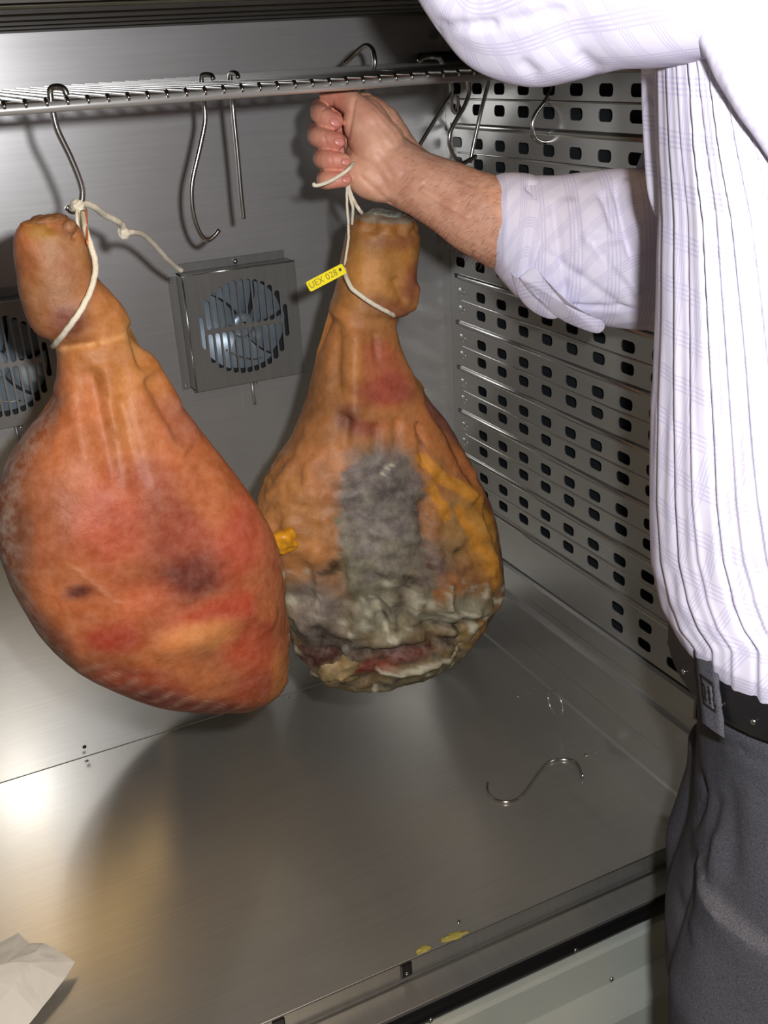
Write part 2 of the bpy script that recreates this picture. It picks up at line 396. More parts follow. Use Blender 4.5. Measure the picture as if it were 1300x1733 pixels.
# white lower front panel
prof = [(YF-0.046, -0.050), (YF-0.058, -0.052), (YF-0.062, -0.056), (YF-0.072, -0.098), (YF-0.108, -0.110), (YF-0.112, -0.114), (YF-0.124, -0.160), (YF-0.126, -0.44)]
rings = [[(XL, y, z), (0.04, y, z), (0.04, y+0.02, z-0.002), (XL, y+0.02, z-0.002)] for y, z in prof]
lp = link('wall_front', mesh_of(*loft(rings)), 'white_paint'); struct(lp)
for p in ((975, 1608), (1036, 1657), (730, 1726)):
    q = PY(*p, YF-0.068); q = PY(*p, YF-0.066-0.02*(p[1] > 1650)*(p[0] > 1000)); screw('screw', q, (0, -0.8, 0.6), 0.0026, lp)
gr = link('ground', box(-3.5, 1.5, -3.5, 0.1, GZ-0.02, GZ), 'ground'); struct(gr)
sd = link('wall_outer_right', box(0.036, 0.05, YF-0.05, 0.03, GZ, ZC+0.2), 'white_paint'); struct(sd)

# ------------------------------------------------------------------ fans
def fan(dx, label):
    cxf, czf, yf = -0.3505+dx, 0.6365, -0.030
    root = empty('fan_unit', (cxf, 0, czf))
    tag(root, label, 'fan', 'fan units on the back wall')
    hw = 0.0815; R = 0.067
    holes = []
    n = 13; pit = 0.0103
    for i in range(n):
        x = (i-(n-1)/2)*pit
        ext = math.sqrt(max(0, R*R-(abs(x)-0.001)**2))
        if i in (0, n-1):
            holes.append(rrect(x, 0, 0.0066, 0.046, 0.0032, 5)); continue
        for s in (1, -1):
            z0 = 0.0020 + (0.0015 if s > 0 else 0.0); z1 = ext
            holes.append(rrect(x, s*(z0+z1)/2, 0.0076, z1-z0, 0.0037, 5))
    me = sheet(rrect(0, 0, 2*hw, 2*hw, 0.002, 2), holes, 0.0014); basis(me, (1, 0, 0), (0, 0, 1), (0, -1, 0), (0, yf, 0))
    c = link('cover_plate', me, 'cover', root)
    for (x0, x1, z0, z1) in ((-hw, -hw+0.0014, -hw, hw), (hw-0.0014, hw, -hw, hw), (-hw, hw, -hw, -hw+0.0014), (-hw, hw, hw-0.0014, hw)):
        link('cover_side', box(x0, x1, yf, 0, z0, z1), 'cover', root)
    for (x0, x1, z0, z1) in ((-hw-0.0125, -hw, -hw-0.002, hw-0.004), (hw, hw+0.0125, -hw-0.002, hw-0.004), (-hw+0.003, hw-0.003, hw, hw+0.012)):
        link('flange', box(x0, x1, -0.0018, 0, z0, z1, 0.0005, 1), 'cover', root)
    for a, b in (((-hw, yf, -hw), (-hw, yf, hw)), ((-hw, yf, hw), (hw, yf, hw))): link('folded_edge', tube([a, b], 0.0016, 8), 'rib', root, True)
    for x, z in ((-hw-0.007, hw-0.010), (-hw-0.007, -hw+0.004), (hw+0.007, hw-0.010), (hw+0.007, -hw+0.004)): screw('rivet', (x, -0.0018, z), (0, -1, 0), 0.0019, root)
    screw('screw', (0.004, -0.004, hw+0.006), (0, -1, 0), 0.0042, root, 'rod', 0.004)
    link('housing', box(-hw+0.0015, hw-0.0015, -0.0045, -0.0005, -hw+0.0015, hw-0.0015), 'dark', root)
    for b in range(6):
        a0 = 2*math.pi*b/6+0.35; V, Fc = [], []; ns, nr = 8, 7
        for side in (0, 1):
            for i in range(nr+1):
                rr = 0.014+(0.064-0.014)*i/nr
                for j in range(ns+1):
                    t = j/ns-0.5; a = a0+t*(0.92+0.1*i/nr)+0.35*i/nr
                    V.append((rr*math.cos(a), -0.0135-t*0.012+(0.0006 if side else -0.0006), rr*math.sin(a)))
        m0 = (nr+1)*(ns+1)
        for i in range(nr):
            for j in range(ns):
                q = i*(ns+1)+j; Fc.append((q, q+1, q+ns+2, q+ns+1)); Fc.append((m0+q+ns+1, m0+q+ns+2, m0+q+1, m0+q))
        link('blade', mesh_of(V, Fc), 'blade', root, True)
    hub = tube([(0, -0.005, 0), (0, -0.019, 0), (0, -0.0215, 0), (0, -0.0222, 0)], [0.0185, 0.0175, 0.015, 0.008], 24)
    h = link('hub', hub, 'blade', root, True); screw('hub_cap', (0.001, -0.0215, 0.001), (0, -1, 0), 0.0055, h)
    arc = [(-0.030+0.05*k/10, -0.0245, -0.030-0.020*math.sin(math.pi*0.55*k/10)) for k in range(11)]
    link('guard_wire', tube(arc, 0.0012, 8), 'rod', root, True)
    link('drain_rod', tube([(0.0085, -0.005, -hw+0.002), (0.0095, -0.0045, -hw-0.030), (0.010, -0.0045, -hw-0.042)], 0.0026, 10), 'cover', root, True)
    link('rod_clip', box(-0.006, 0.026, -0.0012, 0, -hw-0.046, -hw-0.002), 'wall', root); screw('clip_screw', (0.0155, -0.002, -hw-0.010), (0, -1, 0), 0.0034, root)
    return root
fan(0.0, 'square steel fan cover with slotted round grille, between the two hams')
fan(-0.337, 'square slotted fan cover at the left edge, half hidden behind the ham')

# ------------------------------------------------------------------ wire shelf
YS = -0.500; ZSF, ZSB = 0.9605, 0.9646
def shelf_z(y): return ZSF+(ZSB-ZSF)*(y-YS)/(-0.012-YS)
sh = empty('wire_shelf', (-0.65, -0.25, ZSF)); tag(sh, 'steel wire shelf running across the top of the cabinet', 'shelf')
keep(link('front_rail', tube([(XL+0.005, YS, ZSF-0.0046), (-0.006, YS, ZSF-0.0046)], 0.0042, 14), 'rail', None, True), sh)
keep(link('back_rail', tube([(XL+0.005, -0.014, ZSB-0.004), (-0.006, -0.014, ZSB-0.004)], 0.003, 12), 'rod', None, True), sh)
for y in (-0.18, -0.34): keep(link('cross_bar', tube([(XL+0.005, y, shelf_z(y)-0.004), (-0.006, y, shelf_z(y)-0.004)], 0.0025, 8), 'rod', None, True), sh)
x_first = PY(5.5, 178, YS).x
wire_me = tube([(0, YS-0.0046, -0.0036), (0, YS-0.0052, -0.0012), (0, YS-0.002, 0.0014), (0, YS+0.004, 0.0010), (0, -0.014, ZSB-ZSF)], [0.0014, 0.0018, 0.0018, 0.0014, 0.0014], 8)
wp = (PY(639, 127, YS).x-x_first)/20.0
x = x_first-wp*int((x_first-XL-0.01)/wp)
while x < -0.01:
    o = link('wire', wire_me, 'rod', None, True); o.location = (x, 0, ZSF); keep(o, sh); x += wp

# ------------------------------------------------------------------ S hooks
def hook(pts, label, r=0.0026, n=60, group='loose S hooks on the shelf'):
    o = link('s_hook', tube(pts, r, 10, n), 'rod', None, True)
    tag(o, label, 'hook', group); return o
def hang(px, y, label, bend=(0.0, 0.010), ybend=0.0):
    """polyline of pixels on the plane Y=y below the shelf + an arc over the shelf wires"""
    pts = [PY(a, b, y) for a, b in px]
    top = pts[0]; z = shelf_z(y)+0.004
    dx = bend[0]; up = bend[1]
    arc = [Vector((top.x+dx*2, y-ybend*2, z-0.001)), Vector((top.x+dx*1.75, y-ybend*1.75, z+up*0.7)), Vector((top.x+dx, y-ybend, z+up)), Vector((top.x+dx*0.2, y-ybend*0.2, z+up*0.75)), Vector((top.x, y, z-0.002))]
    return hook(arc+pts, label)
hang([(90, 192), (98, 222), (120, 268), (137, 312), (139, 335), (134, 351), (122, 358), (112, 350)], -0.488, 'S hook carrying the left ham by its twine', (0.006, 0.006), 0.004)
hang([(345, 172), (347, 205), (337, 255), (325, 310), (326, 355), (336, 390), (349, 406), (361, 401), (371, 389)], -0.30, 'empty S hook with open curl, left of the pair above the fan', (0.004, 0.004), 0.008)
hang([(393, 165), (396, 200), (402, 260), (408, 330), (411, 358), (412, 370)], -0.30, 'empty S hook seen edge on, right of the pair above the fan', (0.001, 0.004), 0.010)
def free(px, ys, label): return hook([PY(a, b, c) for (a, b), c in zip(px, ys)], label)
free([(583, 108), (594, 98), (608, 84), (620, 77), (630, 83), (634, 98), (634, 113), (626, 135), (612, 156), (600, 180), (590, 210)], [-0.28, -0.285, -0.295, -0.305, -0.315, -0.32, -0.32, -0.315, -0.31, -0.30, -0.30], 'S hook looping above the shelf behind the fist')
free([(708, 104), (715, 99), (726, 96), (738, 97), (747, 104), (765, 150), (750, 180), (730, 213), (708, 249), (698, 268), (690, 272), (684, 262)], [-0.26, -0.26, -0.26, -0.26, -0.25, -0.24, -0.24, -0.24, -0.24, -0.24, -0.24, -0.24], 'bright straight S hook slanting behind the wrist')
free([(762, 128), (763, 150), (764, 176), (768, 189), (773, 188), (775, 176), (774, 163)], [-0.12]*7, 'smallest S hook, nearest the inner corner')
hang([(792, 138), (794, 156), (786, 180), (771, 205), (761, 228), (762, 248), (771, 268), (783, 276), (796, 270), (806, 264)], -0.30, 'S hook with open curl just above the forearm', (0.004, 0.004), 0.008)
hang([(826, 135), (824, 150), (815, 185), (806, 225), (798, 262), (796, 276)], -0.27, 'S hook seen edge on, just above the shirt cuff', (0.002, 0.004), 0.010)
hang([(938, 130), (935, 148), (922, 172), (906, 194), (901, 212), (904, 230), (914, 239), (926, 240), (938, 231)], -0.26, 'S hook hanging alone under the raised sleeve', (0.004, 0.004), 0.008)
fp = [(826, 1324), (825, 1334), (828, 1344), (838, 1353), (855, 1357), (872, 1354), (886, 1344), (905, 1318), (922, 1296), (936, 1287), (955, 1285), (972, 1288), (981, 1298), (986, 1314)]
zz = [0.010, 0.006, 0.003, 0.0024]+[0.0023]*7+[0.003, 0.004, 0.006]
hook([PZ(a, b, z) for (a, b), z in zip(fp, zz)], 'loose S hook lying on the steel floor', 0.0022, 90)
link('bracket', box(-0.045, -0.001, -0.05, -0.001, ZSB-0.02, ZSB+0.012, 0.003), 'black', wall_back)

# ------------------------------------------------------------------ hams
SEG, ROWS = 150, 230
def make_ham(name, pairs, yc, kt, colour_fn, relief_fn, mat, tilt=0.0):
    L = catmull([Vector((a[0], a[1], 0)) for a, b in pairs], ROWS); R = catmull([Vector((b[0], b[1], 0)) for a, b in pairs], ROWS)
    verts, faces, cols, mold = [], [], [], []
    for i in range(ROWS+1):
        v = i/ROWS; k = interp(kt, v)
        yy = yc
        l = PY(L[i].x, L[i].y, yy); r = PY(R[i].x, R[i].y, yy)
        c = (l+r)/2; wv = (r-l)/2
        vd = (c-CAM); vd.z = 0; nd = (vd-wv*(vd.dot(wv)/wv.dot(wv))).normalized()
        for s in range(SEG):
            a = 2*math.pi*s/SEG; ca, sa = math.cos(a), math.sin(a)
            e = 0.86
            ce = math.copysign(abs(ca)**e, ca); se = math.copysign(abs(sa)**e, sa)
            p = c+wv*ce+nd*(wv.length*k*se)
            px = L[i].x+(R[i].x-L[i].x)*(1+ce)/2; py = L[i].y+(R[i].y-L[i].y)*(1+ce)/2
            rad = (wv*ce+nd*(wv.length*k*se)).normalized()
            d = relief_fn(px, py, p, ca, sa, v)
            verts.append(p+rad*d*min(1.0, wv.length/0.03))
            cc, mo = colour_fn(px, py, p, ca, sa, v); cols.append(cc); mold.append(mo)
    for i in range(ROWS):
        for s in range(SEG):
            s2 = (s+1) % SEG; faces.append((i*SEG+s, i*SEG+s2, (i+1)*SEG+s2, (i+1)*SEG+s))
    for base, flip in ((0, True), (ROWS*SEG, False)):
        c = sum((Vector(verts[base+s]) for s in range(SEG)), Vector())/SEG; verts.append(c); cols.append(cols[base]); mold.append(mold[base]); ci = len(verts)-1
        for s in range(SEG):
            a, b = base+s, base+(s+1) % SEG; faces.append((ci, b, a) if flip else (ci, a, b))
    me = mesh_of(verts, faces)
    bm = bmesh.new(); bm.from_mesh(me); bmesh.ops.recalc_face_normals(bm, faces=bm.faces[:]); bm.to_mesh(me); bm.free()
    at = me.color_attributes.new('Col', 'FLOAT_COLOR', 'POINT'); at.data.foreach_set('color', np.array([(*c, 1.0) for c in cols], 'f').ravel())
    am = me.attributes.new('mold', 'FLOAT', 'POINT'); am.data.foreach_set('value', np.array(mold, 'f'))
    return me
def blend(c, c2, w): return tuple(a+(b-a)*w for a, b in zip(c, c2))
def blobs(px, py, lst, base, p, nz=14.0):
    """soft patches of colour: (cx, cy, rx, ry, angle, strength, rgb)"""
    c = base; j = noise.noise(p*nz)*0.35+noise.noise(p*nz*3.1)*0.22
    for cx, cy, rx, ry, an, st, rgb in lst:
        dx, dy = px-cx, py-cy; ca, sa = math.cos(math.radians(an)), math.sin(math.radians(an))
        d = math.sqrt(((dx*ca+dy*sa)/rx)**2+((-dx*sa+dy*ca)/ry)**2)+j
        if d < 1.5: c = blend(c, s2l(rgb), min(1, st*1.18)*(1-sstep(0.35, 1.25, d)))
    return c
def seg_d(px, py, x0, y0, x1, y1):
    vx, vy = x1-x0, y1-y0; t = max(0, min(1, ((px-x0)*vx+(py-y0)*vy)/(vx*vx+vy*vy))); return math.hypot(px-x0-vx*t, py-y0-vy*t), t
def groove(px, py, lines):
    d = 0.0
    for x0, y0, x1, y1, wd, dep in lines:
        q, t = seg_d(px, py, x0, y0, x1, y1)
        if q < wd*2.5: d += dep*math.exp(-(q/wd)**2)*sstep(0, 0.15, t+0.02)*sstep(0, 0.2, 1.02-t)
    return d
# --- left ham: rind side towards the camera
P1 = [((58, 371), (104, 367)), ((38, 378), (124, 374)), ((27, 402), (141, 396)), ((26, 450), (156, 436)), ((36, 510), (166, 468)), ((58, 560), (188, 494)), ((90, 584), (212, 520)), ((94, 632), (246, 580)),
      ((76, 690), (288, 650)), ((40, 745), (336, 722)), ((10, 806), (386, 784)), ((-4, 872), (428, 846)), ((2, 945), (458, 905)), ((28, 1015), (477, 975)), ((66, 1072), (484, 1045)), ((128, 1124), (483, 1105)), ((214, 1168), (472, 1148)), ((318, 1190), (444, 1180)), ((370, 1194), (412, 1193))]
C1 = [(255, 865, 100, 120, -30, .55, (146, 70, 56)), (200, 600, 110, 150, 0, .6, (206, 138, 72)), (92, 470, 95, 130, 0, .85, (172, 116, 70)), (190, 600, 90, 120, 0, .7, (204, 132, 62)), (95, 420, 60, 50, 0, .6, (176, 126, 74)), (60, 390, 30, 22, 0, .7, (176, 136, 60)), (110, 385, 26, 18, 0, .6, (120, 84, 60)), (100, 440, 30, 40, 0, .5, (172, 108, 82)), (105, 535, 50, 34, 30, .8, (140, 78, 60)), (60, 500, 26, 60, 0, .6, (176, 118, 74)),
      (200, 580, 75, 75, 0, .7, (214, 140, 70)), (225, 560, 26, 40, -25, .6, (208, 158, 92)), (300, 690, 45, 45, 40, .6, (168, 100, 82)), (140, 680, 40, 80, 10, .6, (202, 120, 66)), (240, 700, 40, 60, -20, .5, (190, 108, 66)), (215, 775, 60, 34, -10, .5, (166, 84, 60)),
      (150, 840, 70, 90, 20, .75, (192, 84, 48)), (60, 850, 46, 120, 10, .6, (164, 92, 58)), (260, 860, 60, 60, 0, .5, (170, 72, 50)), (275, 925, 62, 44, -20, .85, (120, 58, 50)), (370, 870, 60, 70, 30, .7, (196, 84, 62)), (420, 930, 40, 70, 20, .6, (206, 116, 72)),
      (200, 960, 70, 40, 0, .5, (196, 92, 50)), (330, 985, 90, 30, -15, .7, (200, 74, 48)), (390, 1040, 60, 50, 0, .7, (194, 80, 48)), (290, 1020, 70, 26, -10, .85, (226, 146, 82)), (230, 1065, 60, 40, -20, .6, (214, 122, 62)), (150, 1025, 60, 34, -10, .7, (182, 58, 40)),
      (100, 950, 28, 16, -25, .8, (104, 50, 44)), (120, 990, 50, 30, 10, .5, (196, 104, 56)), (200, 1110, 90, 40, 20, .7, (168, 68, 44)), (300, 1150, 140, 30, 8, .75, (124, 48, 42)), (390, 1120, 60, 36, 0, .6, (164, 64, 44)), (460, 1120, 34, 60, 0, .8, (202, 128, 66)), (430, 1170, 60, 20, -20, .5, (192, 112, 58)), (20, 880, 26, 110, 0, .7, (128, 84, 64)), (70, 1040, 30, 60, -30, .6, (120, 62, 48))]
scr = []
rnd = random.Random(3)
for k in range(9): x0 = 118+k*29; y0 = 1092+k*9.5; scr.append((x0-4, y0+22, x0+28, y0-20, 2.4, 1))
def col1(px, py, p, ca, sa, v):
    c = s2l((192, 110, 62)); c = blobs(px, py, C1, c, p); c = tuple(k*f for k, f in zip(c, (0.83, 0.83, 0.72)))
    c = tuple(k*(0.92+0.22*noise.noise(p*11+Vector((2, 8, 1)))+0.16*noise.noise(p*42)) for k in c)
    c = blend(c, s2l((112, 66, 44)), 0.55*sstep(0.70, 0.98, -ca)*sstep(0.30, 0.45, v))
    mo = 0.10+0.5*sstep(0.80, 1.0, -ca)*sstep(0.38, 0.5, v)
    q = groove(px, py, scr)
    if sa < 0.2 and q > 0: c = blend(c, s2l((178, 140, 116)), 0.75*min(1, q))
    q, t = seg_d(px, py, 92, 905, 166, 972)
    if sa < 0 and q < 3: c = blend(c, s2l((206, 150, 120)), 0.6*(1-q/3))
    q, t = seg_d(px, py, 95, 590, 220, 555)
    if q < 7: c = blend(c, s2l((216, 158, 92)), 0.6*(1-q/7))
    if ca > 0.93 and py > 900:
        g = noise.noise(p*120)+0.6*noise.noise(p*40)
        if g > 0.1: c = blend(c, s2l((226, 216, 200)), min(1, (g-0.1)*5)); mo = 0.8
        else: c = blend(c, s2l((190, 130, 70)), 0.5)
    return c, mo
G1 = [(228, 540, 244, 620, 14, -.008), (244, 620, 300, 735, 17, -.007), (134, 610, 160, 800, 17, -.006), (182, 650, 205, 800, 14, -.005), (300, 735, 345, 800, 20, -.004), (262, 580, 300, 690, 16, .005), (165, 600, 178, 720, 14, .004), (94, 588, 160, 570, 9, -.004),
      (330, 900, 380, 970, 22, -.004), (150, 960, 260, 930, 24, -.003), (290, 930, 330, 1000, 20, -.0035), (350, 985, 440, 1010, 18, .004), (210, 1040, 330, 1015, 22, .005), (110, 640, 128, 760, 14, .003),
      (92, 905, 166, 972, 4, .0012), (70, 380, 90, 376, 8, -.003), (115, 392, 125, 398, 7, -.004), (60, 760, 84, 660, 10, -.003)]
def rel1(px, py, p, ca, sa, v):
    d = noise.noise(p*9)*0.006*sstep(0.2, 0.5, v)+noise.noise(p*26)*0.0022+noise.noise(p*80)*0.0006
    if sa < 0.35: d += groove(px, py, G1)+0.0005*groove(px, py, scr)
    if v < 0.06: d += noise.noise(p*90)*0.004
    if ca > 0.9 and py > 900: d += noise.noise(p*110)*0.002
    return d
Y1 = -0.53
KT1 = [(0, .7), (.1, .85), (.25, .85), (.35, .8), (.55, .62), (.8, .55), (.95, .6), (1, .5)]
ham1 = empty('cured_ham', PY(230, 1190, Y1)); tag(ham1, 'reddish cured ham with its smooth rind facing out, hanging on a hook', 'ham', 'cured hams')
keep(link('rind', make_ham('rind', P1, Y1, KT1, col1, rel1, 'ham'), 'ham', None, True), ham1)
def bone_end(c, rx, ry, rz, seed, mname):
    V, Fc = ball(c, (Vector((1, 0, 0)), Vector((0, 1, 0)), Vector((0, 0, 1))), (rx, ry, rz), 36, 20)
    V = [v+(v-c).normalized()*(0.22*rx*noise.noise(v*70+Vector((seed, 0, 0)))+0.10*rx*noise.noise(v*200)) for v in V]
    return link('bone_end', mesh_of(V, Fc), mname, None, True)
keep(bone_end(PY(80, 373, Y1), 0.016, 0.014, 0.005, 1, 'rind_bone'), ham1)
keep(bone_end(PY(117, 386, Y1-0.016), 0.006, 0.005, 0.006, 5, 'rind_bone'), ham1)
# --- right ham: cut side towards the camera
P2 = [((614, 361), (684, 360)), ((600, 370), (697, 368)), ((591, 395), (704, 400)), ((585, 435), (700, 445)), ((580, 468), (697, 484)), ((572, 500), (686, 520)), ((563, 524), (668, 532)), ((553, 560), (672, 562)), ((540, 622), (692, 616)), ((526, 680), (722, 668)), ((505, 735), (752, 712)),
      ((478, 785), (781, 760)), ((456, 832), (806, 812)), ((444, 882), (828, 868)), ((448, 935), (838, 920)), ((462, 985), (838, 975)), ((480, 1040), (823, 1022)), ((500, 1088), (796, 1066)), ((532, 1135), (752, 1106)), ((566, 1154), (694, 1138)), ((600, 1156), (660, 1150))]
C2 = [(645, 450, 90, 110, 0, .8, (176, 122, 56)), (600, 600, 60, 90, 0, .5, (190, 120, 62)), (640, 440, 60, 60, 0, .6, (190, 132, 60)), (680, 470, 26, 44, 0, .7, (140, 78, 58)), (650, 400, 50, 14, 0, .5, (150, 84, 54)), (640, 505, 44, 22, 25, .6, (136, 76, 56)), (610, 450, 22, 34, 0, .6, (206, 142, 66)), (692, 500, 16, 30, 0, .6, (206, 138, 66)),
      (570, 600, 24, 70, 0, .6, (198, 134, 70)), (620, 590, 40, 40, 0, .7, (176, 88, 62)), (625, 640, 60, 36, 0, .75, (158, 66, 54)), (560, 690, 26, 36, 20, .8, (118, 66, 56)), (590, 700, 40, 20, -20, .6, (160, 76, 60)), (640, 700, 46, 40, 0, .6, (204, 128, 70)), (690, 700, 40, 50, -20, .7, (200, 120, 60)),
      (530, 780, 40, 60, 20, .7, (200, 128, 74)), (480, 850, 40, 60, 0, .7, (204, 140, 78)), (740, 740, 40, 50, -40, .8, (204, 122, 60)), (770, 800, 34, 60, -25, .6, (180, 98, 50)), (735, 700, 16, 60, -35, .7, (120, 70, 70)), (805, 850, 16, 70, -15, .7, (120, 62, 46)),
      (600, 835, 82, 122, 5, 1.0, (126, 121, 118)), (625, 800, 26, 70, -10, .6, (104, 98, 112)), (560, 920, 44, 70, -15, .9, (128, 124, 104)), (505, 980, 40, 60, -10, .8, (142, 130, 128)), (690, 900, 50, 50, 20, .9, (132, 112, 112)), (720, 870, 50, 70, 0, .6, (160, 128, 80)), (740, 930, 50, 30, 0, .6, (168, 116, 72)),
      (780, 880, 40, 90, -20, .7, (206, 146, 52)), (600, 990, 60, 50, 0, .9, (142, 136, 116)), (720, 985, 90, 38, -5, .95, (146, 142, 126)), (640, 940, 18, 34, 10, .7, (190, 140, 86)), (650, 1055, 70, 18, -12, 1.0, (110, 52, 42)), (740, 1040, 70, 28, -20, .9, (132, 112, 68)), (785, 1020, 30, 40, 20, .8, (176, 126, 46)),
      (540, 1050, 50, 34, 20, .9, (92, 84, 82)), (590, 1085, 34, 18, -10, .95, (140, 54, 30)), (690, 1100, 80, 40, -15, .9, (126, 112, 78)), (620, 1130, 24, 24, 0, .8, (110, 104, 84)), (515, 1085, 24, 30, 30, .9, (90, 48, 40)), (825, 940, 16, 60, 0, .8, (118, 84, 56))]
FATL = [(668, 745, 700, 775, 11), (700, 775, 760, 812, 13), (760, 812, 792, 850, 12), (730, 830, 765, 890, 9), (765, 890, 800, 962, 10), (680, 790, 700, 830, 12)]
PATCH = [(546, 768), (572, 746), (640, 742), (662, 765), (664, 800), (654, 850), (674, 930), (662, 962), (600, 1000), (560, 985), (536, 930), (527, 860)]
WHITE = [(575, 960, 606, 1022, 4), (596, 955, 612, 1010, 3), (643, 935, 638, 1010, 4), (700, 940, 690, 980, 6), (690, 982, 748, 992, 5), (662, 1004, 702, 1000, 4), (600, 1094, 690, 1076, 5), (690, 1076, 736, 1046, 4), (745, 1098, 762, 1068, 5), (790, 975, 812, 985, 6), (606, 1130, 622, 1150, 6), (585, 1000, 560, 960, 3), (600, 770, 620, 752, 4)]
DARK = [(560, 1064, 690, 1042, 5), (690, 1012, 800, 1008, 4), (735, 1040, 728, 1096, 4), (515, 1066, 560, 1096, 7), (664, 800, 668, 900, 4), (622, 940, 618, 1012, 3), (672, 690, 674, 770, 3), (700, 660, 760, 790, 3), (800, 1010, 812, 1030, 3)]
def inside(poly, x, y):
    r = False; j = len(poly)-1
    for i in range(len(poly)):
        (xi, yi), (xj, yj) = poly[i], poly[j]
        if (yi > y) != (yj > y) and x < (xj-xi)*(y-yi)/(yj-yi)+xi: r = not r
        j = i
    return r
def col2(px, py, p, ca, sa, v):
    c = s2l((180, 120, 68)); mo = 0.05
    front = sa < 0.25
    if front:
        lowz = sstep(930, 990, py+noise.noise(p*20)*26)*sstep(835, 800, px-noise.noise(p*24)*14)
        c = blend(c, s2l((124, 108, 76)), 0.92*lowz)
    c = blobs(px, py, C2, c, p, 18)
    if front:
        j1, j2 = noise.noise(p*60)*9+noise.noise(p*140)*5, noise.noise(p*60+Vector((9, 9, 9)))*9+noise.noise(p*140+Vector((4, 4, 4)))*5
        if inside(PATCH, px+j1, py+j2):
            m_ = 0.5+0.9*noise.noise(p*70+Vector((1, 2, 3))); c = blend(c, blend(s2l((112, 104, 108)), s2l((142, 138, 122)), max(0, min(1, m_+(py-880)/160))), 0.88)
        for x0, y0, x1, y1, wd in DARK:
            q, t = seg_d(px+j1*0.5, py+j2*0.5, x0, y0, x1, y1)
            if q < wd: c = blend(c, s2l((74, 42, 34)), 0.8*(1-q/wd))
        for x0, y0, x1, y1, wd in WHITE:
            q, t = seg_d(px+j1*0.6, py+j2*0.6, x0, y0, x1, y1)
            if q < wd: c = blend(c, s2l((208, 205, 192)), 0.9*sstep(1, 0.4, q/wd))
    if front and py > 740:
        j = noise.noise(p*30)*5
        for x0, y0, x1, y1, wd in FATL:
            q, t = seg_d(px, py, x0, y0, x1, y1)
            if q+j < wd: c = blend(c, s2l((222, 150, 36)), 0.9*sstep(0, 0.35, 1-(q+j)/wd))
        mz = sstep(1.25, 0.75, math.hypot((px-600)/80, (py-850)/110)+noise.noise(p*30)*0.25)
        mz = max(mz, 0.8*sstep(930, 985, py+noise.noise(p*25)*30)*sstep(840, 790, px))
        mo = max(mo, 0.28*mz)
        g = noise.noise(p*34+Vector((3, 1, 7)))+0.7*noise.noise(p*85)
        if py > 925 and g > 0.42: c = blend(c, s2l((214, 212, 198)), min(1, (g-0.42)*3.0))
        if g < -0.42 and py > 880: c = blend(c, s2l((62, 50, 40)), min(0.85, (-0.42-g)*3))
    c = tuple(k*f for k, f in zip(c, (0.84, 0.85, 0.74)))
    c = tuple(k*(0.95+0.24*noise.noise(p*16+Vector((7, 1, 4)))+0.22*noise.noise(p*52)) for k in c)
    if py < 372+6*noise.noise(p*80): c = blend(c, s2l((128, 124, 110)), 0.8)
    return c, mo
G2 = [(560, 530, 548, 660, 8, -.004), (585, 540, 570, 700, 12, .004), (612, 545, 612, 600, 5, -.0025), (665, 535, 700, 650, 8, -.004), (700, 650, 770, 800, 9, -.006), (720, 690, 790, 830, 10, .004), (672, 690, 672, 770, 5, -.004), (640, 680, 625, 750, 8, -.004), (600, 690, 590, 750, 7, -.003), (560, 680, 545, 740, 9, -.004),
      (690, 470, 680, 520, 8, .003), (640, 455, 665, 500, 9, -.003), (664, 800, 666, 930, 9, -.006), (600, 790, 600, 930, 30, .005), (650, 930, 645, 1010, 8, .006), (632, 930, 622, 1010, 6, -.006), (580, 960, 610, 1030, 7, -.007), (596, 950, 618, 1035, 7, .005), (660, 1010, 800, 1005, 6, -.007), (560, 1060, 680, 1040, 8, -.009), (680, 1040, 740, 1030, 8, -.008),
      (700, 930, 690, 980, 12, .006), (690, 985, 760, 990, 9, .005), (740, 780, 790, 930, 12, .006), (700, 780, 760, 812, 11, .0045), (600, 1095, 700, 1080, 8, .006), (700, 1080, 740, 1050, 8, .005), (735, 1040, 728, 1095, 6, -.006), (520, 1060, 560, 1090, 8, -.008), (470, 900, 500, 1000, 12, -.005), (520, 880, 540, 990, 10, -.004), (765, 890, 798, 962, 9, .0045), (690, 880, 740, 905, 12, -.005)]
def rel2(px, py, p, ca, sa, v):
    d = noise.noise(p*9+Vector((4, 0, 0)))*0.005*sstep(0.3, 0.6, v)+noise.noise(p*28)*0.002+noise.noise(p*80)*0.0006
    if sa < 0.35:
        d += groove(px, py, G2)*1.45
        rg = sstep(735, 790, py)*sstep(830, 780, px)
        d += rg*(abs(noise.noise(p*32+Vector((9, 2, 1))))*-0.010+0.003+noise.noise(p*75)*0.0034+noise.noise(p*170)*0.0018)
        low = sstep(920, 1000, py); d += low*(0.006-0.017*abs(noise.noise(p*22+Vector((1, 5, 3)))))
    if v < 0.09: d += noise.noise(p*70)*0.006+abs(noise.noise(p*40))*0.004-0.002
    return d
Y2 = -0.45
KT2 = [(0, .7), (.1, .85), (.3, .85), (.4, .75), (.6, .5), (.85, .5), (1, .5)]
ham2 = empty('cured_ham', PY(620, 1150, Y2)); tag(ham2, 'cured ham with grey mouldy cut face and yellow fat, held up by the hand', 'ham', 'cured hams')
keep(link('cut_face', make_ham('cut', P2, Y2, KT2, col2, rel2, 'ham_cut'), 'ham_cut', None, True), ham2)
keep(bone_end(PY(648, 366, Y2), 0.0225, 0.018, 0.006, 9, plain('grey_bone', (120, 122, 110), 0.6, 0, 0.4, 200, 0.45, 0.6)), ham2)
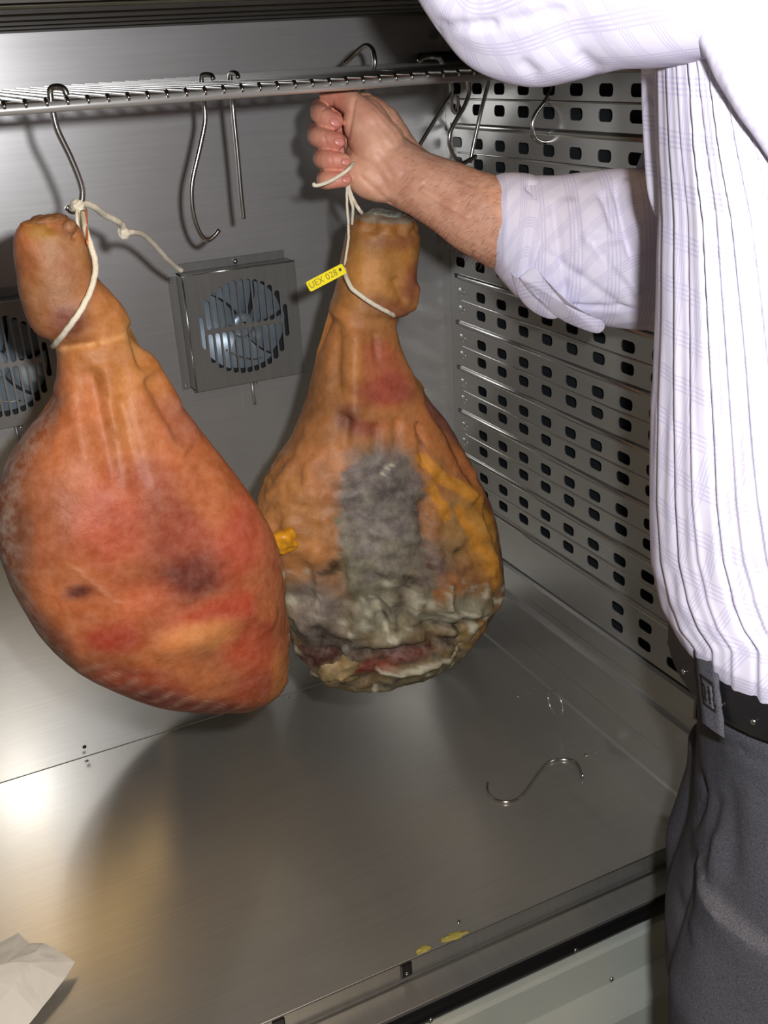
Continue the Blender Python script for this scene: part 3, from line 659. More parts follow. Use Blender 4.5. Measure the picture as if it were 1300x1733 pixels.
def lump(name, px, py, y, rx, ry, rz, seed, m, rough=0.15):
    c = PY(px, py, y); V, Fc = ball(c, (Vector((1, 0, 0)), Vector((0, 1, 0)), Vector((0, 0, 1))), (rx, ry, rz), 40, 26)
    V = [v+(v-c).normalized()*(rough*rx*noise.noise(v*45+Vector((seed, 0, 0)))+0.5*rough*rx*noise.noise(v*130)) for v in V]
    return keep(link(name, mesh_of(V, Fc), m, None, True), ham2)
lump('fat_lump', 484, 914, Y2-0.037, 0.0165, 0.014, 0.0145, 2, 'fat', 0.55)
lump('bone_knob', 572, 1122, Y2-0.030, 0.0245, 0.026, 0.0225, 4, 'knob', 0.45)

# ------------------------------------------------------------------ twine and tag
def twine(px, y, r, label=None, n=60, parent=None, name='twine'):
    ys = y if isinstance(y, list) else [y]*len(px)
    pts = catmull([PY(a, b, c) for (a, b), c in zip(px, ys)], n)
    pts = [p+Vector((noise.noise(p*160), noise.noise(p*160+Vector((5, 0, 0))), 0))*0.0006 for p in pts]
    o = link(name, mesh_of(*tube_data(pts, r, 10)), 'twine', None, True)
    if parent: keep(o, parent)
    elif label: tag(o, label, 'string')
    return o
def on_ham1(px, py): return PY(px, py, Y1)
tw = ham1
fy = Y1-0.034
twine([(141, 360), (144, 385), (152, 410), (160, 438), (161, 462), (153, 492), (135, 528), (112, 560), (96, 580), (90, 586)], [Y1+0.03, Y1+0.0, Y1-0.012, Y1-0.018, Y1-0.026, Y1-0.036, Y1-0.044, Y1-0.036, Y1-0.016, Y1+0.01], 0.0025, None, 80, tw, 'twine_loop')
twine([(131, 350), (130, 368), (134, 386), (140, 402)], [-0.49, -0.50, -0.505, Y1], 0.0015, None, 30, tw, 'twine_strand')
twine([(134, 350), (137, 368), (139, 388)], [-0.49, -0.50, -0.515], 0.0013, None, 30, tw, 'twine_strand')
kn = PY(131, 348, -0.489); V, Fc = ball(kn, (Vector((1, 0, 0)), Vector((0, 1, 0)), Vector((0, 0, 1))), (0.0055, 0.006, 0.005), 24, 14)
keep(link('twine_knot', mesh_of([v+(v-kn)*0.5*noise.noise(v*260) for v in V], Fc), 'twine', None, True), tw)
twine([(134, 347), (145, 345), (162, 352), (178, 364), (196, 373), (207, 381), (209, 392)], [-0.49, -0.485, -0.475, -0.46, -0.45, -0.44, -0.435], [0.003]*61, None, 60, tw, 'twine_tail')
twine([(207, 397), (225, 393), (243, 398), (262, 415), (282, 437), (298, 452), (307, 458)], [-0.435, -0.43, -0.41, -0.39, -0.37, -0.35, -0.345], [0.0027]*61, None, 60, tw, 'twine_tail')
kn2 = PY(209, 394, -0.435); V, Fc = ball(kn2, (Vector((1, 0, 0)), Vector((0, 1, 0)), Vector((0, 0, 1))), (0.0055, 0.005, 0.0055), 24, 14)
keep(link('twine_knot', mesh_of([v+(v-kn2)*0.5*noise.noise(v*260) for v in V], Fc), 'twine', None, True), tw)
o = link('cord', tube([PY(146, 356, -0.50), PY(147, 385, -0.53), PY(148, 412, -0.56)], [0.0022, 0.0024, 0.002], 8, 20, 0.4), 'orange', None, True)
tag(o, 'short flat orange cord beside the twine on the left hook', 'cord')
tw2 = ham2
YHAND = -0.46
twine([(583, 455), (586, 470), (596, 488), (614, 503), (636, 517), (656, 528), (668, 534), (674, 530)], [Y2-0.004, Y2-0.024, Y2-0.036, Y2-0.042, Y2-0.044, Y2-0.040, Y2-0.028, Y2-0.004], 0.0023, None, 70, tw2, 'twine_loop')
twine([(587, 300), (587, 330), (588, 360), (590, 395), (586, 430), (583, 455)], [YHAND, YHAND, Y2-0.012, Y2-0.010, Y2-0.006, Y2+0.0], 0.0013, None, 50, tw2, 'twine_strand')
twine([(589, 300), (592, 330), (597, 352), (596, 380)], [YHAND, YHAND, Y2-0.012, Y2-0.004], 0.0014, None, 40, tw2, 'twine_strand')
twine([(590, 318), (598, 338), (606, 352), (612, 360)], [YHAND, YHAND, Y2-0.02, Y2-0.016], 0.0019, None, 40, tw2, 'twine_strand')
twine([(531, 311), (533, 314), (545, 312), (562, 305), (580, 294), (592, 284), (598, 276)], [-0.492, -0.4935, -0.4945, -0.499, -0.4995, -0.499, -0.490], 0.0018, None, 60, tw2, 'twine_strand')
# yellow tag
tc_, tx, ty = PY(552, 470, Y2-0.022), (PY(581, 455, Y2-0.022)-PY(524, 485, Y2-0.022)), None
ex = tx.normalized(); ez = (CAM-tc_); ez = (ez-ex*ez.dot(ex)).normalized(); ey = ez.cross(ex)
Lt = tx.length+0.003
hole = [(Lt/2-0.0045+0.0016*math.cos(2*math.pi*k/14), 0.0006+0.0016*math.sin(2*math.pi*k/14)) for k in range(14)]
me = sheet(rrect(0, 0, Lt, 0.0105, 0.0018, 3), [hole], 0.0012); basis(me, ex, ey, ez, (0, 0, 0))
tg = link('plastic_tag', me, 'tag'); tg.location = tc_; tag(tg, 'small yellow plastic tag reading UEX 028 on the right ham', 'tag')
fc = bpy.data.curves.new('t', 'FONT'); fc.body = 'UEX 028'; fc.size = 0.0088; fc.align_x = 'CENTER'; fc.align_y = 'CENTER'; fc.extrude = 0.0002; fc.space_character = 1.05
fo = bpy.data.objects.new('tmp', fc); col.objects.link(fo); me = evaluated(fo); bpy.data.objects.remove(fo)
me.materials.clear(); basis(me, ex*0.95, ey, ez, ez*0.0007-ex*0.0035); link('lettering', me, 'ink', tg)

# ------------------------------------------------------------------ crumpled paper
pp = {'a': (0, 1594, .030), 'b': (32, 1579, .028), 'c': (50, 1597, .030), 'd': (75, 1596, .032), 'e': (87, 1602, .028), 'f': (127, 1628, .012), 'g': (111, 1656, .012), 'h': (88, 1684, .012), 'i': (64, 1716, .010), 'j': (40, 1745, .006), 'k': (-60, 1800, .004), 'l': (-130, 1700, .004), 'm': (-110, 1600, .010),
      'n': (48, 1628, .044), 'o': (20, 1668, .042), 'p': (0, 1696, .036), 'q': (-50, 1650, .050), 'r': (95, 1653, .020), 's': (60, 1610, .040), 't': (10, 1630, .048)}
keys = list(pp); Vp = [PZ(*pp[k]) for k in keys]; ix = {k: i for i, k in enumerate(keys)}
tri = ['abt', 'bct', 'cst', 'cds', 'des', 'efn', 'esn', 'stn', 'frn', 'fgr', 'ghr', 'hrn', 'hin', 'ino', 'ijo', 'jop', 'jkp', 'klp', 'lpq', 'lmq', 'maq', 'atq', 'toq', 'tno', 'opq']
me = mesh_of(Vp, [tuple(ix[c] for c in t) for t in tri]); bm = bmesh.new(); bm.from_mesh(me)
bmesh.ops.recalc_face_normals(bm, faces=bm.faces[:]); bmesh.ops.subdivide_edges(bm, edges=bm.edges[:], cuts=3, use_grid_fill=True)
for v in bm.verts: v.co += Vector((0, 0, 1))*noise.noise(v.co*60)*0.002
bmesh.ops.solidify(bm, geom=bm.faces[:], thickness=0.0004); bm.to_mesh(me); bm.free()
tag(link('paper_sheet', me, 'paper'), 'crumpled white paper lying in the lower left corner of the floor', 'paper')

# ------------------------------------------------------------------ the person
FV = Vector((-0.736, 0.677, 0)).normalized(); RV = Vector((FV.y, -FV.x, 0)); ZV = Vector((0, 0, 1))
BC = Vector((-0.235, -0.955, 0)); DZ = 0.068
T0 = 1.03
def H(x, y, d=0.0): return PT(x, y, T0+d)
S = T0/F_PX
def caps(pts, rad, n=14, seg=16):
    p = catmull(pts, n); rr = [v.x for v in catmull([Vector((r, 0, 0)) for r in rad], n)]
    a, b = (p[1]-p[0]).normalized(), (p[-1]-p[-2]).normalized()
    pre = [(p[0]-a*rr[0]*k, rr[0]*math.sqrt(1-k*k)) for k in (0.95, 0.75, 0.4)]; post = [(p[-1]+b*rr[-1]*k, rr[-1]*math.sqrt(1-k*k)) for k in (0.4, 0.75, 0.95)]
    return tube_data([q for q, _ in pre]+p+[q for q, _ in post], [r for _, r in pre]+rr+[r for _, r in post], seg)
fingers = [
    ([H(618, 176, .028), H(552, 180, .030), H(541, 190, .006), H(547, 197, -.010), H(566, 205, -.013)], [.0115, .0108, .0098, .0096, .0084]),
    ([H(622, 208, .034), H(548, 218, .034), H(536, 229, .008), H(543, 233, -.010), H(570, 239, -.014)], [.0115, .0108, .0100, .0098, .0088]),
    ([H(624, 242, .032), H(556, 256, .032), H(546, 268, .008), H(552, 270, -.010), H(580, 273, -.013)], [.0110, .0102, .0094, .0092, .0082]),
    ([H(622, 276, .026), H(562, 294, .026), H(550, 304, .006), H(556, 305, -.008), H(582, 304, -.011)], [.0100, .0094, .0088, .0086, .0076])]
parts = [caps(p, r, 18) for p, r in fingers]
parts.append(caps([H(652, 240, -.004), H(618, 196, -.010), H(585, 168, -.004), H(556, 160, .006)], [.020, .0145, .0118, .0095], 18))       # thumb
def oriented(c, d0, l, w_, dep):
    a = d0.normalized(); n_ = (FW-a*FW.dot(a)).normalized(); b = n_.cross(a); return ball(c, (a, b, n_), (l, w_, dep), 32, 20)
parts.append(oriented(H(630, 232, -.004), H(655, 290)-H(604, 176), .042, .0245, .020))      # ball of the thumb
parts.append(oriented(H(632, 240, .018), H(640, 300)-H(622, 175), .046, .030, .018))        # palm
parts.append(oriented(H(634, 300, .006), H(690, 320)-H(596, 285), .036, .0225, .021))       # heel of the hand
parts.append(caps([H(636, 262, .012), H(668, 288, .010), H(700, 306, .008), H(752, 331, .004), H(832, 372, .0), H(930, 402, -.002), H(1120, 436, -.006)], [.030, .031, .0305, .034, .0415, .046, .040], 30, 32))
parts.append(caps([H(655, 200, .020), H(690, 262, .016), H(740, 300, .008)], [.012, .015, .016], 12))                                     # wrist tendon line
arm = remeshed(joined(parts), 0.0012, 3, 0.5)
n = len(arm.vertices); co = np.empty(n*3, 'f'); arm.vertices.foreach_get('co', co); co = co.reshape(-1, 3)
tint = np.zeros(n, 'f'); arr = []
for i in range(n):
    p = Vector(co[i]); x, y, z = proj(p)
    d = noise.noise(p*40)*0.0010+noise.noise(p*150)*0.0003
    for x0, y0, x1, y1, wd, dep in ((720, 312, 800, 352, 5, -.0012), (715, 322, 790, 368, 5, .0014), (612, 300, 660, 345, 5, -.0012), (600, 170, 588, 235, 4, -.0016), (640, 210, 668, 235, 10, -.0015), (563, 172, 566, 186, 2.5, -.0010), (545, 186, 552, 182, 2, -.0008), (640, 262, 664, 300, 6, -.0008), (548, 226, 552, 244, 2.2, -.0008), (560, 260, 563, 280, 2.2, -.0007)):
        q, t = seg_d(x, y, x0, y0, x1, y1)
        if q < wd*2.5 and z < T0+0.01: d += dep*math.exp(-(q/wd)**2)
    vn = arm.vertices[i].normal; arr.append(p+vn*d)
    f = sstep(600, 570, x)*(0.45+0.5*sstep(545, 575, x))+0.25*noise.noise(p*60)*sstep(640, 580, x)
    f += 0.25*sstep(60, 0, math.hypot(x-625, y-185))
    tint[i] = max(0, min(0.7, f*0.6))
arm.vertices.foreach_set('co', np.array([tuple(v) for v in arr], 'f').ravel())
def uv_set(me, uvs):
    lay = me.uv_layers.new(name='UVMap'); n = len(me.loops); li = np.empty(n, 'i'); me.loops.foreach_get('vertex_index', li)
    lay.data.foreach_set('uv', np.array(uvs, 'f')[li].ravel())
def fit_ring(z, a, b, center, target, nseg=64, tilt=0.0, lim=0.16):
    def ring(s, ns):
        out = []
        for k in range(ns):
            t = 2*math.pi*k/ns; out.append(center+FV*(s+a*math.cos(t))+RV*(b*math.sin(t))+ZV*(z-tilt*math.cos(t)))
        return out
    lo, hi = -lim, lim
    for _ in range(22):
        mid = (lo+hi)/2; g = min((lambda q: q[0]-interp(target, q[1]))(proj(p)) for p in ring(mid, 48))
        if g > 0: lo = mid
        else: hi = mid
    return lo
SIL = [(0, 1108), (100, 1106), (250, 1107), (370, 1112), (450, 1110), (550, 1108), (700, 1104), (850, 1101), (950, 1105), (1020, 1119), (1065, 1137), (1100, 1162)]
AT = [(.55, .112), (.585, .116), (.61, .124), (.67, .134), (.75, .138), (.85, .135), (.97, .128), (1.03, .115), (1.08, .088), (1.13, .062)]
BT = [(.55, .158), (.585, .162), (.65, .172), (.77, .182), (.90, .192), (1.0, .205), (1.05, .190), (1.09, .130), (1.13, .066)]
zs_fit = [.575, .595, .62, .645, .67, .70, .76, .82, .88, .94, .98]
sh_fit = [(z, fit_ring(z, interp(AT, z), interp(BT, z), BC, SIL, tilt=0.02*sstep(0.78, 0.60, z))) for z in zs_fit]
sh_fit.append((1.13, sh_fit[-1][1]*0.5))
def torso_ring(z, ns, grow=0.0):
    a, b, s = interp(AT, z)+grow, interp(BT, z)+grow, interp(sh_fit, z); tl = 0.02*sstep(0.78, 0.60, z)
    return [BC+FV*(s+a*math.cos(2*math.pi*k/ns))+RV*(b*math.sin(2*math.pi*k/ns))+ZV*(z-tl*math.cos(2*math.pi*k/ns)) for k in range(ns)]
TS = [(1100, 1160), (1190, 1177), (1260, 1174), (1330, 1167), (1375, 1163), (1420, 1147), (1470, 1129), (1520, 1122), (1600, 1126), (1733, 1131), (2200, 1136)]
AT2 = [(-.42, .075), (-.1, .085), (.15, .098), (.30, .112), (.40, .116), (.50, .114), (.60, .114)]; BT2 = [(.25, .165), (.40, .172), (.50, .168), (.60, .160)]
tr_fit = [(z, fit_ring(z, interp(AT2, z), interp(BT2, z), BC, TS, tilt=0.02*sstep(0.36, 0.56, z))) for z in (.14, .20, .25, .29, .33, .37, .41, .45, .49, .53, .565)]
# rest of the body (mostly under the clothes), same figure
LSH = BC-RV*0.185+ZV*1.045; RSH = BC+RV*0.185+ZV*1.045
LEL = PT(893, -34, 0.625); LWR = LEL+Vector((-0.060, 0.115, 0.215)); REL = H(1090, 437, -.01)
HD = BC+FV*0.03+ZV*1.265
body = [ball(BC+FV*interp(sh_fit, .8)+ZV*0.80, (FV, RV, ZV), (.095, .15, .30)), ball(BC+ZV*1.0, (FV, RV, ZV), (.09, .17, .10)), ball(BC+FV*interp(tr_fit, .53)+ZV*0.55, (FV, RV, ZV), (.08, .13, .14)),
        caps([BC+ZV*1.04, BC+FV*0.01+ZV*1.12, HD-ZV*0.05], [.07, .058, .055]), ball(HD, (FV, RV, ZV), (.098, .076, .118), 32, 24), ball(HD+FV*0.035-ZV*0.065, (FV, RV, ZV), (.055, .052, .052)),
        caps([HD+FV*0.088+ZV*0.012, HD+FV*0.108-ZV*0.022, HD+FV*0.100-ZV*0.030], [.008, .013, .012]), caps([HD+FV*0.086-RV*0.02-ZV*0.058, HD+FV*0.094-ZV*0.056, HD+FV*0.086+RV*0.02-ZV*0.058], [.006, .008, .006]),
        caps([LSH, (LSH+LEL)/2, LEL], [.058, .046, .040]), caps([LEL, (LEL+LWR)/2, LWR], [.040, .036, .027]), caps([RSH, PT(1200, 330, T0+.03), PT(1180, 420, T0+.01), PT(1130, 436, T0-.005)], [.055, .044, .038, .036])]
for s in (-1, 1):
    body.append(ball(HD+RV*s*0.078-ZV*0.008, (FV, RV, ZV), (.018, .008, .030))); body.append(ball(HD+FV*0.078+RV*s*0.032+ZV*0.022, (FV, RV, ZV), (.016, .022, .008)))
    hp = BC+RV*s*0.082+FV*interp(tr_fit, .14); body.append(caps([BC+RV*s*0.075+FV*interp(tr_fit, .49)+ZV*0.49, hp+ZV*0.02, hp+ZV*(GZ+0.08), hp+FV*0.03+ZV*(GZ+0.04)], [.070, .050, .038, .034]))
hx = LWR+Vector((-0.012, 0.02, 0.035)); up_ = (LWR-LEL).normalized(); fwd = Vector((0.05, 1, 0.02)).normalized(); sd_ = fwd.cross(ZV)
body.append(ball(hx, (sd_, fwd, ZV), (.040, .048, .016)))
for k, (o_, ln) in enumerate(((-.030, .060), (-.010, .074), (.010, .070), (.029, .052))):
    b0 = hx+sd_*o_+fwd*0.035; body.append(caps([b0, b0+fwd*ln*0.55+ZV*0.004, b0+fwd*ln-ZV*0.008], [.0095, .0088, .0075]))
body.append(caps([hx-sd_*0.03, hx-sd_*0.055+fwd*0.03, hx-sd_*0.06+fwd*0.055-ZV*0.004], [.013, .011, .009]))
rest = remeshed(joined(body), 0.0045, 4, 0.5)
bm = bmesh.new(); bm.from_mesh(arm); nv = len(arm.vertices); bm.from_mesh(rest); me = bpy.data.meshes.new('person'); bm.to_mesh(me); bm.free()
at = me.attributes.new('tint', 'FLOAT', 'POINT'); tt = np.zeros(len(me.vertices), 'f'); tt[:nv] = tint; at.data.foreach_set('value', tt)
person = link('person', me, 'skin', None, True)
tag(person, 'man in white checked shirt and grey trousers holding up the right ham', 'person')
for (x, y, d, rx, ry, an) in ((567, 207, -.0205, .0042, .0056, 10), (574, 240, -.0215, .0040, .0056, 5), (585, 274, -.0205, .0036, .0050, 0), (586, 304, -.0178, .0036, .0048, -8)):
    c = H(x, y, d); a = (RT*math.cos(math.radians(an))-UP*math.sin(math.radians(an))); a = (a+FW*0.35).normalized(); nn = (-FW-a*(-FW).dot(a)).normalized(); b = nn.cross(a)
    link('fingernail', mesh_of(*ball(c, (a, b, nn), (ry, rx, .0018), 16, 10)), 'nail', person, True)
# forearm hair
hv, hf = [], []; rnd = random.Random(5); cand = [p for p in arr if 668 < proj(p)[0] < 845 and (p-CAM).length]
idx = list(range(n)); rnd.shuffle(idx); cnt = 0
axd = (H(832, 372)-H(690, 303)).normalized()
for i in idx:
    p = Vector(arr[i]); x, y, z = proj(p)
    if not (670 < x < 850): continue
    nn = arm.vertices[i].normal
    if nn.dot(CAM-p) < -0.25*(CAM-p).length: continue
    edge = 1-abs(nn.dot((CAM-p).normalized()))
    if rnd.random() > 0.12+0.75*edge*edge+0.25*sstep(700, 840, x)*0.5: continue
    L_ = rnd.uniform(.004, .009); dirv = (nn*0.2-axd*0.35-UP*rnd.uniform(.15, .7)+RT*rnd.uniform(-.3, .2)).normalized()
    mid = p+dirv*L_*0.55+nn*0.0012; end = p+dirv*L_+nn*0.0006+(-UP)*0.001; s_ = dirv.cross(nn).normalized()*0.00008
    o = len(hv); hv += [p-s_, p+s_, mid-s_*0.8, mid+s_*0.8, end]; hf += [(o, o+1, o+3, o+2), (o+2, o+3, o+4)]
    cnt += 1
    if cnt > 1100: break
tag(link('arm_hair', mesh_of(hv, hf), 'hair', person), None, None, None, 'stuff')
# hair and eyes of the head
hr = [v for v in [ball(HD-FV*0.016+ZV*0.022, (FV, RV, ZV), (.096, .083, .112), 40, 26)]]
V, Fc = hr[0]; V = [v if (v-HD).dot(FV) < 0.05+0.8*max(0, (v-HD).z-0.03) and (v-HD).z > -0.075 else HD+(v-HD)*0.86 for v in V]
link('hair', mesh_of(V, Fc), 'hair', person, True)
for s in (-1, 1): link('eye', mesh_of(*ball(HD+FV*0.082+RV*s*0.032+ZV*0.004, (FV, RV, ZV), (.010, .012, .008), 16, 10)), 'eye', person, True)

NS, NR = 520, 260
FOLD = [(8, 3.0, .0024), (29, 4.0, .0034), (54, 3.4, .0030), (86, 4.6, .0036), (113, 4.0, .0030), (143, 5, .0034), (182, 5, .003), (225, 6, .003)]
rings, uvs = [], []
for i in range(NR+1):
    z = .568+(1.13-.568)*i/NR; base = torso_ring(z, NS); cen = BC+FV*interp(sh_fit, z)+ZV*z; acc = 0.0; out = []
    for k, p in enumerate(base):
        nrm = Vector((p.x-cen.x, p.y-cen.y, 0)).normalized()
        x, y, zz_ = proj(p)
        d = noise.noise(Vector((p.x*7, p.y*7, z*2.2)))*0.006+0.0016*noise.noise(Vector((p.x*60, p.y*60, z*7)))
        if nrm.dot(CAM-p) > -0.05:
            spread = 0.62+0.75*max(0, min(1, (y-100)/900)); u_ = (x-interp(SIL, y))/spread+5*noise.noise(Vector((z*4, 0.3, k*0.004)))
            for fu, fw_, fd in FOLD:
                q = (u_-fu)/fw_
                if abs(q) < 3: d += fd*(1.0*math.exp(-((q-1.2)/1.2)**2)-1.2*math.exp(-(q/0.9)**2))*(0.55+0.6*noise.noise(Vector((fu, z*5, 1))))
        d *= sstep(.580, .63, z)
        q = p+nrm*d
        if k: acc += (base[k]-base[k-1]).length
        out.append(q); uvs.append((acc, z))
    rings.append(out)
tv, tf = loft(rings, False)
# left sleeve (raised arm, near the camera)
def sleeve(pts, rad, ns, nr, seed, amp, lines=()):
    p = catmull(pts, nr); rr = [v.x for v in catmull([Vector((r, 0, 0)) for r in rad], nr)]
    V, Fc = tube_data(p, rr, ns); uv = []; out = []
    for i, v in enumerate(V):
        r_ = i//ns; k = i % ns; nrm = (v-p[r_]).normalized(); x, y, z = proj(v)
        d = amp*noise.noise(Vector((r_/nr*7+seed, math.cos(2*math.pi*k/ns)*1.6, math.sin(2*math.pi*k/ns)*1.6)))+amp*0.5*noise.noise(v*28+Vector((seed, 0, 0)))
        if nrm.dot(CAM-v) > 0: d += groove(x, y, lines)
        out.append(v+nrm*d); uv.append((k/ns*2*math.pi*0.06, r_/nr*len(pts)*0.11))
    return out, Fc, uv
lsl = sleeve([LSH-FV*0.02-RV*-0.01+ZV*0.0, LSH+(LEL-LSH)*0.33+ZV*0.004, LSH+(LEL-LSH)*0.70, LEL, LEL+(LWR-LEL)*0.25+Vector((-0.008, 0, 0)), LEL+(LWR-LEL)*0.6, LEL+(LWR-LEL)*0.95], [.092, .072, .060, .0545, .054, .050, .042], 160, 170, 2.0, .004,
             [(735, 46, 850, 38, 9, -.003), (850, 38, 960, 15, 12, -.002), (975, 95, 1020, 125, 12, -.002), (880, 105, 915, 128, 10, -.002)])
# right sleeve: rolled to below the elbow
SLV = [((838, 312), (846, 448)), ((862, 304), (872, 476)), ((900, 302), (908, 505)), ((942, 304), (950, 530)), ((985, 297), (998, 545)), ((1030, 291), (1045, 552)), ((1080, 287), (1088, 556)), ((1130, 286), (1130, 556)), ((1185, 290), (1180, 550))]
def px_loft(pairs, t, k, ns, nr, grow=0.0, lines=(), amp=.003, seed=0):
    A = catmull([Vector((a[0], a[1], 0)) for a, b in pairs], nr); B = catmull([Vector((b[0], b[1], 0)) for a, b in pairs], nr)
    rings, uv = [], []
    for i in range(nr+1):
        l, r = PT(A[i].x, A[i].y, t), PT(B[i].x, B[i].y, t); c = (l+r)/2; wv = (r-l)/2; nd = (FW-wv*(FW.dot(wv)/wv.dot(wv))).normalized(); R_ = wv.length+grow; wn = wv.normalized(); out = []
        for j in range(ns):
            a = 2*math.pi*j/ns; rd = wn*math.cos(a)+nd*math.sin(a)*k; p = c+rd*R_; x, y, z = proj(p)
            d = amp*(noise.noise(p*18+Vector((seed, 0, 0)))+0.5*noise.noise(p*45))
            if math.sin(a) < 0.2: d += groove(x, y, lines)
            out.append(p+rd.normalized()*d); uv.append((a*R_, i/nr*(len(pairs)-1)*0.022))
        rings.append(out)
    return rings, uv
SL = [(1018, 318, 1046, 400, 8, -.006), (1040, 305, 1072, 450, 7, -.007), (1060, 300, 1082, 430, 7, .005), (985, 390, 1075, 500, 10, -.005), (965, 330, 985, 470, 12, .004), (1000, 410, 1060, 400, 8, -.004), (915, 420, 1075, 540, 8, -.003), (960, 520, 1085, 525, 4, -.003), (1030, 440, 1085, 500, 10, .005), (935, 335, 960, 520, 8, -.004)]
r1, uv1 = px_loft(SLV, T0-.002, .82, 150, 120, 0, SL, .0028, 3)
ring_end = r1[-1]
upper = [REL+(RSH-REL)*k for k in (0.0, 0.4, 0.75, 1.0)]
rsl = sleeve([PT(1180, 425, T0+.01), PT(1200, 330, T0+.03), upper[2], upper[3]], [.062, .074, .078, .085], 100, 80, 5.0, .005)
drape = sleeve([PT(1222, 30, .515), PT(1250, 58, .505), PT(1299, 119, .50), PT(1359, 199, .50), PT(1450, 320, .505), PT(1540, 480, .54)], [.014, .018, .021, .022, .024, .02], 60, 80, 9.0, .0015)
V_, F_ = joined([(tv, tf), (lsl[0], lsl[1]), loft(r1, False), (rsl[0], rsl[1]), (drape[0], drape[1])])
me = mesh_of(V_, F_); uv_set(me, uvs+lsl[2]+uv1+rsl[2]+drape[2])
bm = bmesh.new(); bm.from_mesh(me); bmesh.ops.recalc_face_normals(bm, faces=bm.faces[:]); bm.to_mesh(me); bm.free()
shirt = link('shirt', me, 'shirt', person, True); shirt['label'] = 'white shirt with a fine lavender check'
CUF = [((822, 322), (836, 446)), ((826, 312), (838, 452)), ((845, 303), (848, 466)), ((875, 301), (862, 482)), ((905, 306), (874, 494)), ((934, 322), (884, 500))]
rc, uvc = px_loft(CUF, T0-.002, .84, 140, 50, .0028, [(860, 310, 850, 460, 5, .001), (890, 310, 930, 335, 7, -.005), (905, 318, 890, 480, 6, -.002)], .0018, 8)
ri = [[p+(sum(rc[i], Vector())/len(rc[i])-p)*k_ for p in rc[i]] for i, k_ in ((9, .10), (3, .07), (0, .045), (0, .015))]
me = mesh_of(*loft(ri+rc, False)); uv_set(me, uvc[:140*4]+uvc); cuff = link('cuff', me, 'shirt', shirt, True)
def cloth_patch(px, d, name, parent, th=.0016, sag=.004):
    """small thick flap of cloth given by its outline, bulging towards the viewer"""
    P0 = catmull([PT(x, y, T0+dd) for (x, y), dd in zip(px, d)]+[PT(px[0][0], px[0][1], T0+d[0])], 60)[:-1]
    c = sum(P0, Vector())/len(P0); rings = []
    for s, h in ((0.9, 1), (1.0, 1), (1.015, 0.4), (1.0, -.2), (0.75, -.9), (0.4, -1.3), (0.08, -1.45)):
        rings.append([c+(p-c)*s+FW*(th*h if h > -.5 else h*sag) for p in P0])
    V, Fc = loft(rings); me = mesh_of(V, Fc); uv_set(me, [(v.dot(RT), v.dot(UP)) for v in [Vector(q) for q in V]])
    bm = bmesh.new(); bm.from_mesh(me); bmesh.ops.recalc_face_normals(bm, faces=bm.faces[:]); bm.to_mesh(me); bm.free()
    return link(name, me, 'shirt', parent, True)
cloth_patch([(880, 470), (905, 455), (930, 480), (975, 520), (1021, 545), (1014, 563), (985, 556), (950, 540), (912, 512)], [-.040, -.05, -.052, -.044, -.026, -.018, -.014, -.010, -.02], 'cuff_flap', cuff)
cloth_patch([(866, 462), (884, 470), (912, 505), (946, 532), (930, 539), (900, 525), (878, 500)], [-.03, -.036, -.03, -.012, -.004, -.004, -.012], 'cuff_flap', cuff)
# shirt front edge hanging in front of the chest
cen = [PT(1103, 100, .72), PT(1104, 180, .72), PT(1107, 260, .72), PT(1110, 320, .72), PT(1114, 366, .72)]
wd = [.0046, .0045, .0042, .0036, .0012]
pl = tube(cen, wd, 20, 40, 2.2); uv_set(pl, [(v.co.x, v.co.z) for v in pl.vertices]); link('placket', pl, 'shirt', shirt, True)

# trousers
TG = [(1180, 1310, 1192, 1350, 5, -.006), (1192, 1350, 1168, 1400, 5, -.007), (1190, 1225, 1225, 1260, 6, -.003), (1225, 1260, 1300, 1290, 6, -.0025), (1215, 1340, 1195, 1460, 9, -.004), (1235, 1320, 1245, 1500, 14, -.003), (1175, 1440, 1160, 1560, 10, -.003), (1140, 1500, 1170, 1610, 7, -.003), (1210, 1400, 1215, 1560, 12, .004)]
def trouser_ring(z, a, b, c, tl, ns):
    out = []
    for k in range(ns):
        t = 2*math.pi*k/ns; p = c+FV*a*math.cos(t)+RV*b*math.sin(t)+ZV*(z-tl*math.cos(t)); nrm = (FV*math.cos(t)+RV*math.sin(t)); x, y, zz_ = proj(p)
        d = noise.noise(Vector((p.x*12, p.y*12, z*4)))*0.005+noise.noise(p*22)*0.0015
        if nrm.dot(CAM-p) > 0: d += groove(x, y, TG)
        out.append(p+nrm*d*sstep(.60, .55, z))
    return out
hips = [trouser_ring(z, interp(AT2, z), interp(BT2, z), BC+FV*interp(tr_fit, z), 0.02*sstep(.36, .56, z), 200) for z in [.597-(.597-.25)*i/70 for i in range(71)]]
dat = [loft(hips)]
for s in (-1, 1):
    lr = []
    for i in range(91):
        z = .40-(.40+.40)*i/90; a = interp(AT2, z)*0.93; b = interp([(-.4, .07), (0, .082), (.2, .088), (.4, .088)], z)
        c = BC+RV*s*0.082+FV*(interp(tr_fit, max(z, .14))+ (0.0 if s < 0 else 0.01)); lr.append(trouser_ring(z, a, b, c, 0, 110))
    dat.append(loft(lr))
me = remeshed(joined(dat), 0.0035, 3, 0.5)
tro = link('trousers', me, 'wool', person, True)
